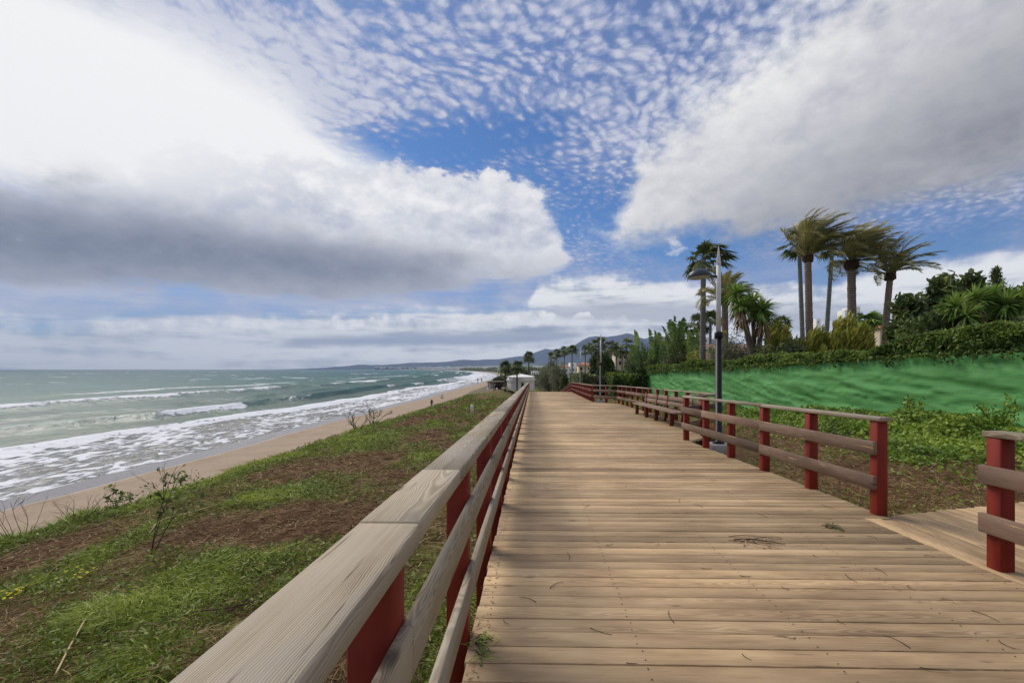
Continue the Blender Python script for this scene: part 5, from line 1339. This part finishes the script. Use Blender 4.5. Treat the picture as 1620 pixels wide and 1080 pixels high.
# ================================================================== small things on the bank and beach
def stub(name, u, v, h, r, m, label, cat, group=None, f=gz):
    p = hit(u, v, f); b = MB(); b.tube([p - [0, 0, .1], p + [0, 0, h * .92], p + [0, 0, h]], [r, r, r * .8], 12)
    o = b.build(name, M[m], origin=p, smooth=False); tag(o, label, cat, group); return p
def beach_z(x, y): return SEA - .03 + .066 * (np.asarray(x, float) - shore(y))
def both(x, y): return np.maximum(gz(x, y), beach_z(x, y))
stub('marker_post', 747, 655, .62, .11, 'plastic_white', 'pale round marker post in the grass close to the fence', 'post')
stub('marker_post', 699, 630, .85, .25, 'plastic_white', 'wide pale post at the edge of the beach', 'post', None, both)
def person(u, v, h, Y, label, shirt, arm=.1):
    p = at(u, v, Y); p[2] = float(both(p[0], Y)); s = h / 1.75
    b = MB()
    def seg(a, c, r0, r1): b.tube([p + np.array(a) * s, p + (np.array(a) + np.array(c)) * s / 2, p + np.array(c) * s], [r0 * s, (r0 + r1) / 2 * s * 1.05, r1 * s], 8)
    seg((-.10, .14, .0), (-.08, 0, .85), .055, .085); seg((.10, -.16, .0), (.08, 0, .85), .055, .085)
    b.tube([p + np.array(q) * s for q in [(0, 0, .80), (0, 0, 1.0), (0, 0, 1.25), (0, 0, 1.44), (0, 0, 1.52)]], [.13 * s, .14 * s, .17 * s, .15 * s, .06 * s], 10)
    for sg in (-1, 1): seg((sg * .19, 0, 1.42), (sg * .27, arm * sg, .82), .055, .035)
    b.tube([p + np.array((0, .01, z)) * s for z in (1.48, 1.54, 1.62, 1.70, 1.75)], [.05 * s, .08 * s, .095 * s, .08 * s, .02 * s], 9)
    o = b.build('person', M[shirt], origin=p, smooth=True); tag(o, label, 'person')
person(683, 631, 1.1, 58, 'small dark clothed figure at the beach edge left of the wide pale post', 'black_post')
person(756, 606, 1.7, 190, 'left of two dark clothed walkers far along the beach', 'black_post')
person(762, 604, 1.7, 200, 'right of two dark clothed walkers far along the beach', 'black_post')

def bare_shrub(label, u, v, h, nst, spread, leafn=0, m='twig', name='bare_shrub', seed=0, lean=.1, lm='ficus', lz=(.25, .8), rr=.003):
    rs = random.Random(seed); p = hit(u, v)
    while float(q_of(p[0], p[1])) < float(crest_at(p[1])) + .1 and v < 1000: v += 2; p = hit(u, v)
    b = MB(); lp = []
    def grow(a, d, L, r, lev):
        pts = [a]; dd = d
        for k in range(5):
            dd = dd + np.array([rs.gauss(0, .13) + lean * .05, rs.gauss(0, .13), rs.gauss(0, .07)]); dd = dd / np.linalg.norm(dd); pts.append(pts[-1] + dd * L / 5)
        b.tube(pts, np.linspace(r, r * .45, 6), 5, rs.random() * .6)
        lp.extend(pts[2:])
        if lev < 3:
            for k in range(rs.randint(2, 3)):
                i = rs.randint(2, 5); grow(pts[i], np.array([dd[0] + rs.gauss(0, .55), dd[1] + rs.gauss(0, .55), dd[2] + rs.gauss(.1, .3)]), L * rs.uniform(.35, .6), r * .55, lev + 1)
    for k in range(nst):
        a = rs.uniform(0, 6.28); grow(p + np.array([math.cos(a) * spread * .2, math.sin(a) * spread * .2, -.03]), np.array([math.cos(a) * spread + lean, math.sin(a) * spread * .6, 1.0]), h * rs.uniform(.5, .85), rr * (1 + h), 1)
    root = empty(name, p, label, 'shrub'); b.build('stem', M[m], root)
    if leafn:
        lp = np.array(lp); fz = (lp[:, 2] - p[2]) / h; lp = lp[(fz > lz[0]) & (fz < lz[1])]
        q = lp[RNG.integers(0, len(lp), leafn)] + RNG.normal(size=(leafn, 3)) * .03; b = MB(); leaves(b, q, .075, .04, (0, -.2, .5), None, 2, (.5, 1, .3), .2); b.build('foliage', M[lm], root)
bare_shrub('bare sapling with a few dark leaves standing in the near bank grass', 236, 880, 1.75, 3, .16, 55, seed=3, rr=.0026, lz=(.3, .65))
bare_shrub('bare twiggy bush at the far left picture edge before the sand', 28, 845, 1.05, 7, .5, 0, seed=5)
bare_shrub('bare dome of brown twigs on the crest left of the leafy bush', 118, 812, .75, 11, .9, 0, seed=8)
bare_shrub('low leafy dark green bush on the crest before the wet sand', 178, 806, .75, 6, .7, 190, seed=9, lm='hedge', lz=(.1, .8))
bare_shrub('small dark leafed bush farther along the crest', 268, 768, .7, 5, .6, 90, seed=13, lm='hedge', lz=(.2, .9))
bare_shrub('sparse twiggy bush on the crest just right of the small dark one', 290, 764, .7, 5, .6, 40, seed=15)
bare_shrub('grey leafy bush at the crest in the middle distance', 590, 664, 1.5, 7, .6, 160, seed=17, lm='tamarisk', rr=.01)
bare_shrub('brown twiggy bush left of the grey leafy one on the crest', 566, 672, 1.2, 7, .7, 30, seed=19, rr=.01)
def stick(name, label, pts, r0, r1, m, cat, group=None):
    P = [];
    for (u, v, dz) in pts:
        p = hit(u, v); p[2] += dz; P.append(p)
    P = np.array(P); t = np.linspace(0, 1, len(P)); tt = np.linspace(0, 1, 22); Q = np.stack([np.interp(tt, t, P[:, i]) for i in range(3)], -1)
    for k in range(2): Q[1:-1] = (Q[:-2] + 2 * Q[1:-1] + Q[2:]) / 4
    b = MB(); b.tube(Q, np.linspace(r0, r1, 22) * (1 + .08 * RNG.normal(size=22)), 6, .6); return b
def put_stick(name, label, cat, builders, m):
    b = MB()
    for q in builders:
        for f in q.f: b.f.append(f + b.n)
        b.v += q.v; b.t += q.t; b.lc += q.lc; b.n += q.n
    V = np.concatenate(b.v); o = b.build(name, M[m], origin=V.mean(0)); tag(o, label, cat)
put_stick('reed_stalk', 'long pale dry reed stalk lying across the near grass at the bottom left', 'reed', [stick('', '', [(88, 1078, .06), (110, 1035, .07), (140, 985, .08), (172, 948, .07), (196, 930, .05)], .009, .005, 'reed', '')], 'reed')
put_stick('fallen_branch', 'dark forked branch lying in the grass beside the near handrail', 'branch',
          [stick('', '', [(424, 948, .05), (395, 968, .08), (355, 978, .08), (310, 977, .05), (272, 983, .03)], .012, .006, 'twig', ''), stick('', '', [(408, 945, .05), (375, 972, .09), (340, 990, .08), (300, 985, .05), (280, 970, .1)], .010, .004, 'twig', '')], 'twig')
put_stick('fallen_branch', 'pale bleached branch lying on the brown soil band behind the sapling', 'branch', [stick('', '', [(238, 840, .05), (262, 826, .08), (310, 814, .07), (345, 800, .04)], .018, .007, 'reed', ''), stick('', '', [(250, 832, .06), (240, 842, .05), (236, 846, .03)], .01, .005, 'reed', '')], 'reed')
def flowers(u, v, n, label):
    p = hit(u, v); root = empty('flower_clump', p, label, 'flowers'); b = MB(); s = MB()
    for k in range(n):
        q = p + np.array([random.gauss(0, .09), random.gauss(0, .09), 0]); q[2] = float(gz(q[0], q[1])); top = q + np.array([random.gauss(.02, .02), random.gauss(0, .02), random.uniform(.14, .24)])
        s.tube([q, (q + top) / 2 + [.01, 0, 0], top], .0022, 4)
        az = np.linspace(0, 2 * PI, 6)[:5] + random.random(); d = unit(np.stack([np.cos(az), np.sin(az), np.full(5, .5)], -1)); b.blades(np.tile(top, (5, 1)), d, unit(np.cross(d, [0, 0, 1.])), .02, .017, None, 2, (.4, 1, .6), RNG.random(5))
    b.build('petals', M['flower'], root); s.build('stem', M['grass'], root)
flowers(118, 928, 12, 'small clump of yellow flowers in the bright grass below the sapling')
flowers(16, 964, 14, 'small clump of yellow flowers at the left picture edge')

# ================================================================== litter on the boardwalk
def dz(x, y): return np.array([x, y, float(deck_z(y)) + .003])
def deck_pt(u, v):
    d = ray(u, v); y = 1.5 / (-d[2] - .02); p = CAM + d * y; return dz(p[0], p[1])
def twig_mesh(L, curl, r=.0028):
    b = MB(); t = np.linspace(0, 1, 9); a = curl * t; x = np.cumsum(np.cos(a)) * L / 9; y = np.cumsum(np.sin(a)) * L / 9
    b.tube(np.stack([x - x.mean(), y - y.mean(), np.full(9, r * .8) + np.sin(t * 3.1) * r * 1.2], -1), np.linspace(r, r * .5, 9), 5, random.random()); return b
protos = []
for k in range(5):
    o = twig_mesh(random.uniform(.07, .17), random.uniform(-2.2, 2.2), random.uniform(.0018, .003)).build('dry_twig', M['twig'], origin=(0, 0, 0)); protos.append(o)
spots = [(800, 985), (835, 948), (1060, 975), (1118, 900), (1040, 862), (1150, 778), (1105, 800), (1075, 792), (1180, 912), (1240, 930), (1290, 880), (1345, 915), (1395, 905), (1440, 930), (1500, 950), (1330, 985), (1420, 1015), (1560, 975), (1590, 1020), (1250, 1010), (1180, 1040), (950, 1000), (900, 880), (965, 862), (1010, 812), (1235, 842), (1310, 802), (1205, 815), (1130, 760), (1080, 745), (990, 770), (930, 800), (880, 925), (1380, 850), (1470, 880), (1000, 1050), (1480, 1060), (1090, 720), (1030, 700), (960, 720)]
used = set()
for k, (u, v) in enumerate(spots):
    pr = protos[k % 5]; p = deck_pt(u, v)
    o = pr if pr.name not in used else copy_tree(pr)
    used.add(pr.name); o.location = p; o.rotation_euler = (math.atan(-.02), 0, random.uniform(0, 6.28))
    tag(o, 'thin dry twig lying on the bare boardwalk planks', 'twig', 'dry twigs scattered on the boardwalk')
def sprig(name, label, u, v, spread, nleaf, m, seed, L=.07, W=.012, cat='sprig', main=.22, ang=0.3):
    rs = random.Random(seed); p = deck_pt(u, v); root = empty(name, p, label, cat); s = MB(); pts = []
    def up(x, y, h): q = p + np.array([x, y, 0]); q[2] = float(deck_z(q[1])) + h; return q
    for k in range(5):
        a = ang + rs.gauss(0, .45); x0, y0 = rs.uniform(-spread, spread) * .5, rs.uniform(-.05, .05)
        c = [up(x0 + math.cos(a) * main * f, y0 + math.sin(a) * main * f + .03 * math.sin(f * 4 + k), .004 + .02 * math.sin(f * 3)) for f in np.linspace(0, 1, 7)]
        s.tube(c, np.linspace(.0035, .0015, 7), 5, rs.random()); pts += c[2:]
    s.build('stem', M['twig'], root)
    q = np.array(pts)[RNG.integers(0, len(pts), nleaf)] + RNG.normal(size=(nleaf, 3)) * np.array([.02, .02, 0]); q[:, 2] = deck_z(q[:, 1]) + .006 + .02 * RNG.random(nleaf)
    b = MB(); d = unit(RNG.normal(size=(nleaf, 3)) * np.array([1, 1, .15])); b.blades(q, d, unit(np.cross(d, rnd_dirs(nleaf) * .4 + np.array([0, 0, 1.]))), L * (.6 + .7 * RNG.random(nleaf)), W, None, 2, (.5, 1, .2), RNG.random(nleaf)); b.build('foliage', M[m], root)
sprig('fallen_sprig', 'broken dry sprig with dark leaf scraps in the middle of the planks', 1160, 853, .14, 26, 'dead', 4, .06, .014, main=.42, ang=-.25)
sprig('fallen_sprig', 'small dark green leafy sprig lying on the planks below the red end post', 1306, 834, .03, 40, 'ficus', 6, .05, .014, main=.13, ang=.1)
sprig('fallen_sprig', 'green grass sprig caught at the left plank ends beside the fence', 752, 1022, .02, 46, 'grass', 8, .08, .008, main=.10, ang=-.6)
for k in range(16):
    v = 700 + k * 22 + random.uniform(-6, 6); y = 1.5 * 720 / (v - 598)
    if k % 2: continue
b = MB(); n = 500; y = 1.8 + RNG.random(n) ** 1.6 * 26; x = -.335 + np.abs(RNG.normal(size=n)) * .035
d = unit(RNG.normal(size=(n, 3)) * np.array([1, 1, .25])); b.blades(np.stack([x, y, deck_z(y) + .006], -1), d, unit(np.cross(d, rnd_dirs(n) * .5 + np.array([0, 0, 1.]))), .035 * (.5 + RNG.random(n)), .008, None, 1, (.8, .4), RNG.random(n))
tag(b.build('leaf_litter', M['dead']), 'dry leaf crumbs gathered along the left ends of the planks', 'litter', kind='stuff')

# ================================================================== air
b = MB(); b.box(-9300, 9300, -300, 8600, -60, 560, 1.0)
hz = b.build('haze', M['haze']); hz['kind'] = 'stuff'; hz['label'] = 'thin blue sea air over the coast'; hz['category'] = 'haze'
print('FACES', sum(len(o.data.polygons) for o in bpy.data.objects if o.type == 'MESH'), 'OBJ', len(bpy.data.objects))
